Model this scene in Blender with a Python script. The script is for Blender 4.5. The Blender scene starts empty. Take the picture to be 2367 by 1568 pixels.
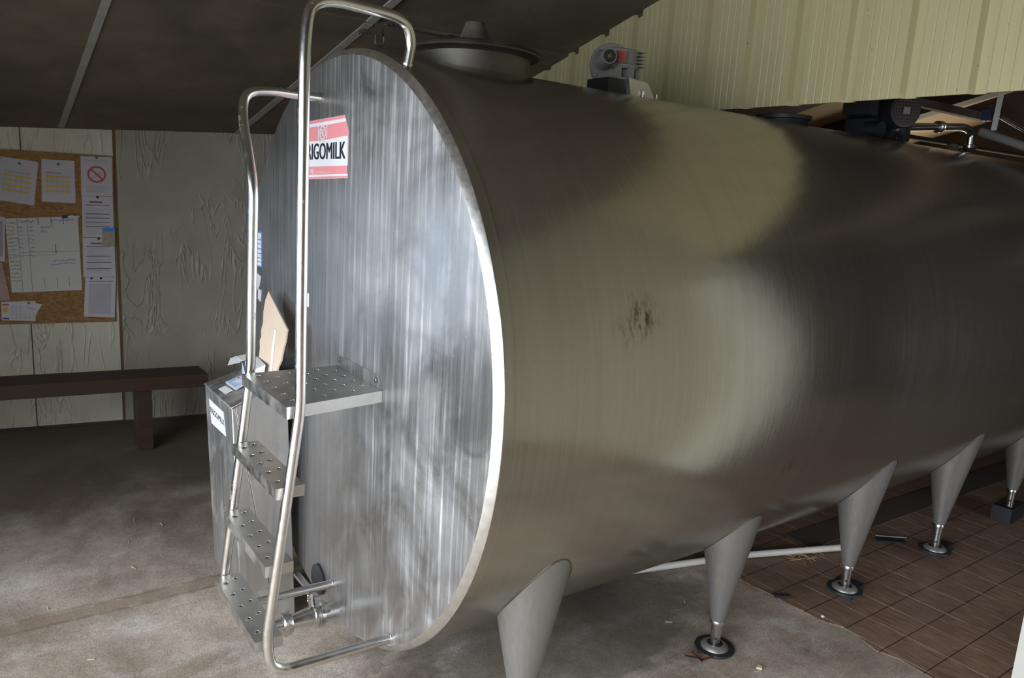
import bpy, bmesh, math, random
from mathutils import Vector, Matrix, Euler
random.seed(7)
S = bpy.context.scene
C = S.collection
PI = math.pi

# ------------------------------------------------------------------ camera
cam_d = bpy.data.cameras.new('camera')
cam = bpy.data.objects.new('camera', cam_d); C.objects.link(cam)
cam.location = (-1.0166, -2.4323, 1.7609)
cam.rotation_euler = (1.37997, -0.060515, -0.618513)
cam_d.sensor_width = 36.0
cam_d.lens = 1752.23 * 36.0 / 2367.0
cam_d.clip_start = 0.02; cam_d.clip_end = 200
cam_d.dof.use_dof = True; cam_d.dof.focus_distance = 2.35; cam_d.dof.aperture_fstop = 8.0
S.camera = cam

# ------------------------------------------------------------------ world, daylight, exposure
w = bpy.data.worlds.new('sky'); S.world = w; w.use_nodes = True
nt = w.node_tree; bg = nt.nodes['Background']
sky = nt.nodes.new('ShaderNodeTexSky'); sky.sky_type = 'HOSEK_WILKIE'; sky.turbidity = 6.0
sky.sun_direction = (0.3, 0.6, 0.75)
nt.links.new(sky.outputs[0], bg.inputs[0]); bg.inputs[1].default_value = 0.25

def area(name, loc, rot, sx, sy, power, col, spread=180):
    l = bpy.data.lights.new(name, 'AREA'); l.shape = 'RECTANGLE'; l.size = sx; l.size_y = sy
    l.energy = power; l.color = col; l.spread = math.radians(spread)
    o = bpy.data.objects.new(name, l); C.objects.link(o); o.location = loc; o.rotation_euler = rot
    return o
# the open front of the shed (behind and left of the camera)
area('daylight_open_front', (-3.3, -3.0, 1.3), (0, math.radians(-66), 0), 2.2, 5.4, 290, (0.87, 0.93, 1.0), 126)
# window in the pale left wall, left of the frame
area('daylight_left_window', (-2.72, 3.68, 1.0), (math.radians(-90), 0, math.radians(-8.1)), .95, 1.4, 11, (0.62, 0.80, 1.0))
# added fill lamp in the widened opening, brightens front floor and left wall
area('fill_open_corner', (-3.3, .62, 1.45), (0, math.radians(-62), 0), 1.7, 1.5, 25, (0.90, 0.95, 1.0), 130)
# window low in the side wall of the back room, right of the frame
area('daylight_parlour_window', (3.3, -3.9, 1.0), (math.radians(90), 0, 0), 1.4, 1.2, 32, (0.88, 0.93, 1.0))
area('fill_rear_roof', (7.24, 1.3, 1.6), (0, math.radians(108), 0), .7, 1.6, 17, (1.0, 0.88, 0.66))  # added lamp hidden behind the tank, brightens the back roof; its window is invented

S.view_settings.view_transform = 'Standard'
S.view_settings.look = 'None'
S.view_settings.gamma = 1.0
S.view_settings.use_curve_mapping = False
S.view_settings.exposure = 0.0

# ------------------------------------------------------------------ materials
class NT:
    def __init__(s, name):
        m = bpy.data.materials.new(name); m.use_nodes = True
        s.m = m; s.t = m.node_tree; s.b = s.t.nodes['Principled BSDF']
        s.tc = s.t.nodes.new('ShaderNodeTexCoord')
    def n(s, typ, **kw):
        x = s.t.nodes.new(typ)
        for k, v in kw.items(): setattr(x, k, v)
        return x
    def l(s, a, b): s.t.links.new(a, b)
    def coords(s, scale=(1, 1, 1), rot=(0, 0, 0)):
        mp = s.n('ShaderNodeMapping'); mp.inputs['Scale'].default_value = scale; mp.inputs['Rotation'].default_value = rot
        s.l(s.tc.outputs['Object'], mp.inputs[0]); return mp.outputs[0]
    def noise(s, scale, detail=4, rough=.55, co=None, dist=0):
        x = s.n('ShaderNodeTexNoise'); x.inputs['Scale'].default_value = scale
        x.inputs['Detail'].default_value = detail; x.inputs['Roughness'].default_value = rough; x.inputs['Distortion'].default_value = dist
        s.l(co if co is not None else s.tc.outputs['Object'], x.inputs['Vector']); return x.outputs['Fac']
    def vor(s, scale, co=None, out='Distance'):
        x = s.n('ShaderNodeTexVoronoi'); x.inputs['Scale'].default_value = scale
        s.l(co if co is not None else s.tc.outputs['Object'], x.inputs['Vector']); return x.outputs[out]
    def ramp(s, fac, stops):
        r = s.n('ShaderNodeValToRGB'); e = r.color_ramp.elements
        while len(e) < len(stops): e.new(.5)
        for i, (p, c) in enumerate(stops):
            e[i].position = p
            e[i].color = (c, c, c, 1) if not hasattr(c, '__len__') else (*c, 1)
        s.l(fac, r.inputs[0]); return r.outputs[0]
    def mix(s, fac, a, b, mode='MIX'):
        x = s.n('ShaderNodeMix', data_type='RGBA', blend_type=mode)
        for i, v in ((0, fac), (6, a), (7, b)):
            if hasattr(v, 'links'): s.l(v, x.inputs[i])
            elif i == 0: x.inputs[0].default_value = v
            else: x.inputs[i].default_value = (*v, 1) if len(v) == 3 else v
        return x.outputs[2]
    def math(s, op, a, b=0.0):
        x = s.n('ShaderNodeMath', operation=op)
        for i, v in enumerate((a, b)):
            if hasattr(v, 'links'): s.l(v, x.inputs[i])
            else: x.inputs[i].default_value = v
        return x.outputs[0]
    def mrange(s, v, a, b, c, d):
        x = s.n('ShaderNodeMapRange'); s.l(v, x.inputs[0])
        for i, q in enumerate((a, b, c, d)): x.inputs[i + 1].default_value = q
        return x.outputs[0]
    def bump(s, h, strength, dist=.01, prev=None):
        x = s.n('ShaderNodeBump'); x.inputs['Strength'].default_value = strength; x.inputs['Distance'].default_value = dist
        s.l(h, x.inputs['Height'])
        if prev is not None: s.l(prev, x.inputs['Normal'])
        s.l(x.outputs[0], s.b.inputs['Normal']); return x.outputs[0]
    def set(s, **kw):
        for k, v in kw.items():
            i = s.b.inputs[k.replace('_', ' ')]
            if hasattr(v, 'links'): s.l(v, i)
            elif hasattr(v, '__len__'): i.default_value = (*v, 1) if len(v) == 3 else v
            else: i.default_value = v
        return s

def plain(name, col, rough=.6, metal=0.0, var=.12, scale=12, coat=0.0):
    q = NT(name)
    f = q.noise(scale, 5)
    c = q.mix(f, tuple(max(0, x * (1 - var)) for x in col), tuple(min(1, x * (1 + var)) for x in col))
    q.set(Base_Color=c, Roughness=rough, Metallic=metal)
    if coat: q.set(Coat_Weight=coat, Coat_Roughness=.12)
    return q.m

def steel(name, col=(.62, .61, .59), rough=.3, co_scale=(1, 1, 1), streak=60, rvar=.1, bump=.05, dirt=None, dirtamt=.3, cvar=.12):
    q = NT(name)
    co = q.coords(co_scale)
    f = q.noise(streak, 6, .6, co)
    f2 = q.noise(5, 5, .6)
    c = q.mix(f, tuple(x * (1 - cvar) for x in col), tuple(min(1, x * (1 + cvar)) for x in col))
    r = q.mrange(f, .3, .7, rough - rvar, rough + rvar)
    m = 1.0
    if dirt:
        d = q.ramp(f2, [(.52, 0.0), (.72, 1.0)])
        d = q.math('MULTIPLY', d, dirtamt)
        c = q.mix(d, c, dirt); m = q.math('SUBTRACT', 1.0, d)
    q.set(Base_Color=c, Roughness=r, Metallic=m)
    q.bump(f, bump, .004)
    return q.m

def tank_body_mat():
    q = NT('brushed_tank_steel')
    fine = q.noise(1.0, 7, .65, q.coords((150, 2.2, 2.2)))
    mid = q.noise(1.0, 4, .6, q.coords((22, 1.1, 1.1)))
    big = q.noise(2.2, 5, .6)
    c = q.mix(fine, (.33, .305, .25), (.43, .405, .345))
    c = q.mix(q.math('MULTIPLY', q.ramp(mid, [(.45, 0.0), (.75, 1.0)]), .35), c, (.28, .255, .205))
    # greasy scuff marks
    sc = q.noise(34, 6, .72, q.coords((1.6, 1, .5)))
    def spot(p, r0, r1, c, dark, amt):
        vt = q.n('ShaderNodeVectorMath', operation='DISTANCE'); q.l(q.tc.outputs['Object'], vt.inputs[0]); vt.inputs[1].default_value = p
        near = q.mrange(vt.outputs['Value'], r0, r1, 1, 0)
        m = q.math('MULTIPLY', q.math('MULTIPLY', near, q.ramp(sc, [(.46, 0.0), (.60, 1.0)])), amt)
        return q.mix(m, c, dark)
    c = spot((-2.50, -.963, 1.445), .02, .085, c, (.06, .055, .045), .9)
    c = spot((-2.57, -.974, 1.405), .0, .06, c, (.08, .072, .06), .7)
    c = spot((1.32 - 3, -.955, .86), .0, .05, c, (.16, .12, .08), .7)
    # thin pale scratches running round the barrel
    sl = q.noise(1.0, 2, .5, q.coords((95, .9, .9)), .3)
    sl = q.math('MULTIPLY', q.ramp(sl, [(.70, 0.0), (.715, 1.0)]), q.ramp(q.noise(3.1, 2), [(.5, 0.0), (.6, .4)]))
    c = q.mix(sl, c, (.62, .59, .53))
    dull = q.ramp(big, [(.4, 0.0), (.8, 1.0)])
    r = q.math('ADD', q.mrange(fine, .3, .7, .15, .21), q.math('MULTIPLY', dull, .05))
    tv = q.n('ShaderNodeCombineXYZ'); tv.inputs[0].default_value = 1.0
    q.l(tv.outputs[0], q.b.inputs['Tangent'])
    q.set(Base_Color=c, Roughness=r, Metallic=.86, Anisotropic=.35)
    n1 = q.bump(fine, .035, .003)
    q.bump(big, .04, .05, n1)
    return q.m

def tank_face_mat():
    q = NT('streaked_end_plate_steel')
    fine = q.noise(1.0, 7, .65, q.coords((1, 110, 2.0)))
    st = q.noise(1.0, 5, .6, q.coords((1, 48, 1.3)), .4)
    wide = q.noise(1.0, 3, .5, q.coords((1, 5.5, .35)))
    cloud = q.noise(3.2, 6, .62, None, .6)
    spots = q.noise(85, 3, .5)
    c = q.mix(fine, (.435, .435, .44), (.535, .535, .535))
    c = q.mix(q.ramp(wide, [(.35, 0.0), (.7, 1.0)]), q.mix(.42, c, (.30, .29, .285)), c)
    resid = q.math('MULTIPLY', q.ramp(st, [(.50, 0.0), (.74, 1.0)]), q.ramp(cloud, [(.36, 0.05), (.66, 1.0)]))
    sp = q.math('MULTIPLY', q.ramp(spots, [(.70, 0.0), (.76, 1.0)]), .5)
    resid = q.math('MAXIMUM', resid, sp)
    haze = q.math('MULTIPLY', q.ramp(cloud, [(.40, 0.0), (.72, 1.0)]), .30)
    # dried milk film thinned towards the left to paint in the light's fall-off
    sep = q.n('ShaderNodeSeparateXYZ'); q.l(q.tc.outputs['Object'], sep.inputs[0])
    yy = q.math('ADD', sep.outputs[1], q.math('MULTIPLY', q.math('SUBTRACT', cloud, .5), .9))
    side = q.mrange(yy, .30, -.45, .22, 1.0)
    c = q.mix(q.mrange(yy, .05, .45, 0, .5), c, (.25, .24, .235))  # left part of the steel darkened, shade put into the colour
    d = q.math('MULTIPLY', q.math('ADD', q.math('MULTIPLY', resid, .55), haze), side)
    c = q.mix(d, c, (.72, .74, .77))
    tv = q.n('ShaderNodeCombineXYZ'); tv.inputs[1].default_value = 1.0
    q.l(tv.outputs[0], q.b.inputs['Tangent'])
    q.set(Base_Color=c, Anisotropic=.5, Metallic=q.math('SUBTRACT', .96, d), Roughness=q.math('ADD', q.mrange(fine, .3, .7, .24, .36), q.math('MULTIPLY', d, .25)))
    q.bump(fine, .05, .003)
    return q.m

def concrete_mat():
    q = NT('worn_concrete')
    big = q.noise(1.3, 6, .62, None, .5)
    mid = q.noise(6, 7, .66)
    grit = q.vor(360, None, 'Color')
    gritn = q.noise(190, 3, .7)
    c = q.mix(q.ramp(mid, [(.3, 0.0), (.7, 1.0)]), (.38, .315, .255), (.65, .56, .47))
    c = q.mix(q.math('MULTIPLY', q.ramp(big, [(.42, 0.0), (.66, 1.0)]), .75), c, (.19, .135, .095))
    pale = q.noise(2.6, 6, .6, q.coords((1, 1.7, 1), (0, 0, .4)))
    c = q.mix(q.math('MULTIPLY', q.ramp(pale, [(.54, 0.0), (.70, 1.0)]), .55), c, (.70, .67, .62))
    gb = q.n('ShaderNodeRGBToBW'); q.l(grit, gb.inputs[0])
    c = q.mix(q.math('MULTIPLY', q.ramp(gb.outputs[0], [(.30, 1.0), (.5, 0.0)]), .42), c, (.055, .05, .045))
    c = q.mix(q.math('MULTIPLY', q.ramp(gb.outputs[0], [(.72, 0.0), (.85, 1.0)]), .3), c, (.46, .41, .34))
    # damp stain that also paints in the tank's shade on the floor
    vd = q.n('ShaderNodeVectorMath', operation='DISTANCE'); q.l(q.coords((.62, 1.0, 1)), vd.inputs[0]); vd.inputs[1].default_value = (.55, -.22, 0)
    dm = q.math('ADD', vd.outputs['Value'], q.math('MULTIPLY', q.math('SUBTRACT', pale, .5), .9))
    c = q.mix(q.math('MULTIPLY', q.mrange(dm, .40, .60, 1, 0), .62), c, (.075, .068, .056))
    # brown band painting the shade on the riser of the broken ledge
    sp = q.n('ShaderNodeSeparateXYZ'); q.l(q.tc.outputs['Object'], sp.inputs[0])
    le = q.math('ABSOLUTE', q.math('SUBTRACT', sp.outputs[1], .757))
    le = q.mrange(q.math('ADD', le, q.math('MULTIPLY', q.math('SUBTRACT', mid, .5), .05)), .018, .042, .66, 0)
    c = q.mix(le, c, (.15, .11, .075))
    # the raised far slab is grimy brown from cattle traffic
    sep = q.n('ShaderNodeSeparateXYZ'); q.l(q.tc.outputs['Object'], sep.inputs[0])
    yy = q.math('ADD', sep.outputs[1], q.math('MULTIPLY', q.math('SUBTRACT', big, .5), 1.6))
    c = q.mix(q.math('MULTIPLY', q.mrange(yy, .9, 2.1, 0, 1), .84), c, (.085, .062, .04))
    q.set(Base_Color=c, Roughness=q.mrange(mid, .3, .7, .7, .95), Specular_IOR_Level=.3)
    n = q.bump(gb.outputs[0], .35, .003)
    q.bump(mid, .35, .012, n)
    return q.m

def tile_mat():
    q = NT('brown_parlour_tiles')
    streak = q.noise(1.0, 6, .7, q.coords((60, 9, 1), (0, 0, .5)))
    big = q.noise(2.5, 5, .6)
    c = q.mix(q.ramp(streak, [(.35, 0.0), (.66, 1.0)]), (.165, .092, .058), (.32, .215, .155))
    c = q.mix(q.ramp(big, [(.35, 0.0), (.7, 1.0)]), q.mix(.5, c, (.11, .07, .048)), c)
    sep = q.n('ShaderNodeSeparateXYZ'); q.l(q.tc.outputs['Object'], sep.inputs[0])
    def line(sock, off, pitch, half):
        v = q.math('ADD', sock, off); v = q.math('DIVIDE', v, pitch)
        f = q.math('FRACT', v); f = q.math('ABSOLUTE', q.math('SUBTRACT', f, .5))
        return q.math('LESS_THAN', f, half)
    lx = line(sep.outputs[0], 20 * .178 - 1.97 + .089, .178, .013)   # pale joints
    ly = line(sep.outputs[1], 100 * .1735 + .905 + .08675, .1735, .014)  # dark joints
    wear = q.ramp(q.noise(7, 4), [(.4, 0.15), (.6, 1.0)])
    c = q.mix(ly, c, (.035, .024, .018))
    c = q.mix(q.math('MULTIPLY', lx, wear), c, (.56, .48, .39))
    q.set(Base_Color=c, Roughness=q.mrange(streak, .3, .7, .38, .62), Specular_IOR_Level=.4)
    n = q.bump(streak, .25, .004)
    q.bump(q.math('MAXIMUM', lx, ly), -.5, .003, n)
    return q.m

def wall_panel_mat(name, col, wr):
    q = NT(name)
    co = q.coords((1, 1, .22))
    drip = q.noise(9, 3, .5, co, 1.2)
    rid = q.math('ABSOLUTE', q.math('SUBTRACT', drip, .5))
    rid = q.ramp(rid, [(0.0, 1.0), (.035, 0.0)])
    spot = q.noise(3.2, 5, .6)
    mask = q.ramp(q.noise(2.4, 2, .5), [(.42, 0.0), (.58, 1.0)])
    rid = q.math('MULTIPLY', rid, mask)
    speck = q.ramp(q.noise(70, 2, .5), [(.74, 0.0), (.78, 1.0)])
    c = q.mix(q.ramp(spot, [(.35, 0.0), (.75, 1.0)]), col, tuple(x * .78 for x in col))
    c = q.mix(q.math('MULTIPLY', speck, .7), c, (.12, .10, .07))
    q.set(Base_Color=c, Roughness=.5)
    n = q.bump(rid, wr, .012)
    q.bump(q.noise(5, 2), .15, .03, n)
    return q.m

def osb_mat():
    q = NT('chipboard')
    a = q.noise(1.0, 5, .7, q.coords((38, 38, 95)))
    b = q.vor(42, q.coords((1, 1, 2.2)), 'Color')
    bb = q.n('ShaderNodeRGBToBW'); q.l(b, bb.inputs[0])
    c = q.mix(bb.outputs[0], (.23, .105, .03), (.47, .26, .085))
    c = q.mix(q.ramp(a, [(.4, 0.0), (.7, .7)]), c, (.17, .08, .025))
    q.set(Base_Color=c, Roughness=.65); q.bump(bb.outputs[0], .2, .003)
    return q.m

def ceiling_mat():
    q = NT('dark_ceiling_board')
    a = q.noise(2.0, 6, .62, None, .4); b = q.noise(11, 5, .6)
    c = q.mix(q.ramp(a, [(.36, 0.0), (.66, 1.0)]), (.092, .076, .056), (.165, .135, .09))
    c = q.mix(q.math('MULTIPLY', q.ramp(b, [(.55, 0.0), (.75, 1.0)]), .4), c, (.085, .055, .036))
    q.set(Base_Color=c, Roughness=.8); q.bump(b, .2, .01)
    return q.m

def cladding_mat():
    q = NT('cream_cladding')
    a = q.noise(1.0, 5, .6, q.coords((1, 9, .5))); s = q.ramp(q.noise(55, 2, .5), [(.755, 0.0), (.775, 1.0)])
    c = q.mix(q.ramp(a, [(.35, 0.0), (.75, 1.0)]), (.39, .355, .20), (.34, .30, .155))
    c = q.mix(q.math('MULTIPLY', s, .8), c, (.08, .07, .05))
    q.set(Base_Color=c, Roughness=.45)
    return q.m

def wood_mat(name, c1, c2):
    q = NT(name)
    a = q.noise(1.0, 6, .65, q.coords((2.2, 30, 30)), .8)
    q.set(Base_Color=q.mix(a, c1, c2), Roughness=.6); q.bump(a, .3, .006)
    return q.m

def tube_mat():
    q = NT('polished_tube_steel')
    f = q.noise(30, 5, .6); big = q.noise(7, 6, .7)
    c = q.mix(f, (.66, .65, .62), (.76, .75, .72))
    d = q.math('MULTIPLY', q.ramp(big, [(.57, 0.0), (.68, 1.0)]), q.ramp(q.noise(60, 4, .7), [(.40, 0.0), (.56, .8)]))
    c = q.mix(d, c, (.20, .13, .08))
    q.set(Base_Color=c, Metallic=q.math('SUBTRACT', 1.0, q.math('MULTIPLY', d, .8)), Roughness=q.math('ADD', q.mrange(f, .3, .7, .17, .27), q.math('MULTIPLY', d, .3)))
    q.bump(f, .03, .003)
    return q.m

def cardboard_mat():
    q = NT('cardboard')
    a = q.noise(8, 5); s = q.noise(1.0, 3, .6, q.coords((1, 70, 50)))
    m = q.math('MULTIPLY', q.ramp(s, [(.60, 0.0), (.66, 1.0)]), q.ramp(q.noise(9, 2), [(.5, 0.0), (.56, 1.0)]))
    c = q.mix(a, (.58, .45, .34), (.70, .57, .45))
    c = q.mix(q.math('MULTIPLY', m, .45), c, (.25, .38, .30))
    q.set(Base_Color=c, Roughness=.85)
    return q.m

def satin_leg():
    q = NT('satin_leg_steel')
    f = q.noise(8, 5, .6, q.coords((14, 14, 1)))
    q.set(Base_Color=q.mix(f, (.30, .29, .27), (.36, .35, .33)), Metallic=.75, Roughness=q.mrange(f, .3, .7, .40, .50)); q.bump(f, .04, .004)
    return q.m

M = {}
M['body'] = tank_body_mat()
M['face'] = tank_face_mat()
M['rim'] = steel('rim_steel', (.74, .73, .70), .36, (1, 1, 1), 40, .05, .03)
M['leg'] = satin_leg()
M['rod'] = steel('bright_rod_steel', (.7, .7, .7), .2, (1, 1, 1), 40, .05, .02)
M['tube'] = tube_mat()
M['tread'] = steel('worn_tread_steel', (.58, .57, .54), .36, (1, 1, 1), 25, .09, .05, (.40, .36, .29), .35)
M['cab'] = steel('cabinet_steel', (.58, .57, .56), .46, (40, 40, 2), 1.0, .07, .06, (.50, .46, .40), .45)
M['fit'] = steel('fitting_steel', (.68, .675, .65), .22, (1, 1, 1), 50, .05, .03)
M['lid'] = steel('lid_steel', (.17, .16, .135), .52, (1, 1, 1), 12, .08, .04, (.12, .105, .08), .5)
M['cap'] = plain('weathered_cap', (.085, .078, .06), .9, 0, .75, 30)
M['cast'] = plain('grey_cast_paint', (.19, .187, .172), .5, 0, .15, 20)
M['black'] = plain('black_plastic', (.012, .012, .013), .55)
M['navy'] = plain('dark_slate_rubber', (.020, .022, .025), .5)
M['darkmotor'] = plain('dark_motor_paint', (.022, .023, .026), .5)
M['red'] = plain('red_plate', (.45, .03, .035), .45)
M['brass'] = plain('brass_square', (.65, .5, .25), .3, 1.0)
M['white'] = plain('white_sticker', (.80, .81, .82), .35, 0, .03)
M['pink'] = plain('faded_red_print', (.83, .30, .32), .35, 0, .08, 20)
M['ink'] = plain('black_ink', (.02, .022, .04), .4)
M['blue'] = plain('blue_print', (.06, .30, .78), .35)
M['lightblue'] = plain('pale_blue_print', (.50, .65, .86), .35)
M['concrete'] = concrete_mat()
M['tile'] = tile_mat()
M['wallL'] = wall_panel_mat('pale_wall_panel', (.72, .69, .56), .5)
M['wallL2'] = wall_panel_mat('shaded_wall_panel', (.40, .375, .305), .5)  # darker copy of the panel above, paints the wall's shaded right part
M['wallP'] = plain('cream_painted_wall', (.25, .23, .165), .6, 0, .08, 4)
M['brownwall'] = plain('dull_brown_rendered_wall', (.16, .14, .115), .8, 0, .25, 3)
M['darkwall'] = plain('dark_back_wall', (.07, .055, .045), .8, 0, .3, 3)
M['seam'] = wood_mat('rusty_brown_foam', (.10, .055, .02), (.20, .11, .045))
M['osb'] = osb_mat()
M['ceil'] = ceiling_mat()
M['strip'] = plain('dusty_pvc_strip', (.33, .31, .285), .6, 0, .25, 9)
M['clad'] = cladding_mat()
M['bench'] = wood_mat('dark_bench_wood', (.024, .014, .008), (.075, .04, .02))
M['card'] = cardboard_mat()
M['paper'] = plain('paper', (.62, .61, .66), .42, 0, .04, 8)
M['sleeve'] = plain('paper_in_plastic_sleeve', (.55, .54, .60), .25, 0, .06, 8, coat=.6)
M['whiteboard'] = plain('glossy_white_sheet', (.60, .62, .60), .28, 0, .03, 5)
M['yellow'] = plain('yellow_marker', (.68, .46, .04), .5)
M['purple'] = plain('violet_print', (.16, .10, .20), .5)
M['greyprint'] = plain('grey_print', (.33, .32, .37), .5)
M['signred'] = plain('sign_red', (.55, .05, .06), .45)
M['penblue'] = plain('pen_blue', (.03, .07, .35), .35)
M['green'] = plain('green_pin', (.05, .25, .10), .4)
M['faintprint'] = plain('faint_print', (.47, .46, .52), .5)
M['pinkplastic'] = plain('pinkish_plastic_bag', (.36, .20, .20), .3, 0, .3, 25, coat=.4)
M['pvc'] = plain('white_pvc', (.62, .60, .55), .45, 0, .12, 14)
M['postwhite'] = plain('white_post_paint', (.48, .475, .43), .4, 0, .05, 6)
M['beige'] = wood_mat('lit_roof_board', (.58, .42, .27), (.72, .54, .36))
M['beam'] = wood_mat('dark_beam_wood', (.05, .032, .024), (.10, .066, .05))
M['leaf'] = plain('dead_leaf', (.11, .05, .035), .75, 0, .35, 60)
M['straw'] = plain('straw', (.45, .31, .13), .7, 0, .3, 60)
M['chip'] = plain('pale_chip', (.62, .52, .34), .8)
M['orange'] = plain('orange_stain', (.35, .14, .04), .7)
M['bluepaint'] = plain('dark_blue_box', (.03, .045, .08), .4)

# ------------------------------------------------------------------ mesh builder
class MB:
    def __init__(s): s.v = []; s.f = []; s.mi = []; s.m = 0
    def add(s, vs, fs):
        o = len(s.v); s.v += [tuple(x) for x in vs]
        for f in fs: s.f.append([i + o for i in f]); s.mi.append(s.m)
        return s
    def box(s, a, b):
        x0, y0, z0 = a; x1, y1, z1 = b
        return s.add([(x0, y0, z0), (x1, y0, z0), (x1, y1, z0), (x0, y1, z0), (x0, y0, z1), (x1, y0, z1), (x1, y1, z1), (x0, y1, z1)],
                     [(0, 3, 2, 1), (4, 5, 6, 7), (0, 1, 5, 4), (1, 2, 6, 5), (2, 3, 7, 6), (3, 0, 4, 7)])
    def hexa(s, p):   # 8 corners, bottom ring then top ring
        return s.add(p, [(0, 3, 2, 1), (4, 5, 6, 7), (0, 1, 5, 4), (1, 2, 6, 5), (2, 3, 7, 6), (3, 0, 4, 7)])
    def obox(s, c, u, v, n, a, b, d):   # centre, axes, half sizes
        c, u, v, n = Vector(c), Vector(u).normalized(), Vector(v).normalized(), Vector(n).normalized()
        p = []
        for k in (-1, 1):
            for (i, j) in ((-1, -1), (1, -1), (1, 1), (-1, 1)): p.append(c + u * a * i + v * b * j + n * d * k)
        return s.hexa(p)
    def prism(s, poly, n, d):   # polygon (3-D points) extruded along n by d
        poly = [Vector(q) for q in poly]; n = Vector(n).normalized() * d; k = len(poly)
        vs = poly + [q + n for q in poly]
        fs = [tuple(range(k))[::-1], tuple(range(k, 2 * k))] + [(i, (i + 1) % k, (i + 1) % k + k, i + k) for i in range(k)]
        return s.add(vs, fs)
    def tube(s, pts, r, seg=16, caps=True):
        pts = [Vector(q) for q in pts]; n = len(pts)
        rs = r if hasattr(r, '__len__') else [r] * n
        t0 = (pts[1] - pts[0]).normalized()
        up = Vector((0, 0, 1)) if abs(t0.z) < .9 else Vector((1, 0, 0))
        u = t0.cross(up).normalized(); vs = []
        for i, q in enumerate(pts):
            t = (pts[min(i + 1, n - 1)] - pts[max(i - 1, 0)]).normalized()
            u = (u - t * u.dot(t)).normalized(); w_ = t.cross(u)
            for k in range(seg):
                a = 2 * PI * k / seg
                vs.append(q + (u * math.cos(a) + w_ * math.sin(a)) * rs[i])
        fs = []
        for i in range(n - 1):
            for k in range(seg):
                k2 = (k + 1) % seg
                fs.append((i * seg + k, i * seg + k2, (i + 1) * seg + k2, (i + 1) * seg + k))
        if caps: fs += [tuple(range(seg))[::-1], tuple(range((n - 1) * seg, n * seg))]
        return s.add(vs, fs)
    def lathe(s, prof, org, axis, seg=32, caps=True):   # prof: (distance along axis, radius)
        axis = Vector(axis).normalized(); org = Vector(org)
        up = Vector((0, 0, 1)) if abs(axis.z) < .9 else Vector((1, 0, 0))
        u = axis.cross(up).normalized(); w_ = axis.cross(u); vs = []
        for (h, r) in prof:
            for k in range(seg):
                a = 2 * PI * k / seg
                vs.append(org + axis * h + (u * math.cos(a) + w_ * math.sin(a)) * max(r, 1e-5))
        fs = []; n = len(prof)
        for i in range(n - 1):
            for k in range(seg):
                k2 = (k + 1) % seg
                fs.append((i * seg + k, i * seg + k2, (i + 1) * seg + k2, (i + 1) * seg + k))
        if caps: fs += [tuple(range(seg))[::-1], tuple(range((n - 1) * seg, n * seg))]
        return s.add(vs, fs)
    def build(s, name, mats, parent=None, smooth=35, fixn=True, bevel=0):
        if not isinstance(mats, (list, tuple)): mats = [mats]
        me = bpy.data.meshes.new(name)
        off = Vector((0, 0, 0)); q = parent
        if q is not None:
            while q.parent is not None: q = q.parent
            off = q.location
        me.from_pydata([Vector(v) - off for v in s.v], [], s.f)
        for m in mats: me.materials.append(m)
        for p, i in zip(me.polygons, s.mi): p.material_index = i
        if fixn:
            b = bmesh.new(); b.from_mesh(me); bmesh.ops.recalc_face_normals(b, faces=b.faces); b.to_mesh(me); b.free()
        if smooth:
            for p in me.polygons: p.use_smooth = True
            me.set_sharp_from_angle(angle=math.radians(smooth))
        me.update()
        o = bpy.data.objects.new(name, me); C.objects.link(o)
        if parent is not None: o.parent = parent
        if bevel:
            bm_ = o.modifiers.new('edge_round', 'BEVEL'); bm_.width = bevel; bm_.segments = 2
            bm_.limit_method = 'ANGLE'; bm_.angle_limit = math.radians(40); bm_.harden_normals = False
        return o

def fillet(pts, rad, n=8):
    pts = [Vector(p) for p in pts]; out = [pts[0]]
    for i in range(1, len(pts) - 1):
        r = rad[i - 1] if hasattr(rad, '__len__') else rad
        a, b, c = pts[i - 1], pts[i], pts[i + 1]
        d1 = (a - b).normalized(); d2 = (c - b).normalized()
        p1 = b + d1 * min(r, (a - b).length * .48); p2 = b + d2 * min(r, (c - b).length * .48)
        for k in range(n + 1):
            t = k / n; out.append(p1 * (1 - t) ** 2 + b * 2 * t * (1 - t) + p2 * t * t)
    out.append(pts[-1]); return out

def thing(name, label, cat, loc, group=None):
    o = bpy.data.objects.new(name, None); C.objects.link(o); o.location = loc; o.empty_display_size = .1
    return tag(o, label, cat, group)
def tag(o, label, cat, group=None, kind=None):
    o['label'] = label; o['category'] = cat
    if group: o['group'] = group
    if kind: o['kind'] = kind
    return o
def struct(name, mb, m, smooth=35, fixn=True):
    o = mb.build(name, m, None, smooth, fixn); o['kind'] = 'structure'; return o
def lab(o, text): o['label'] = text; return o

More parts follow.
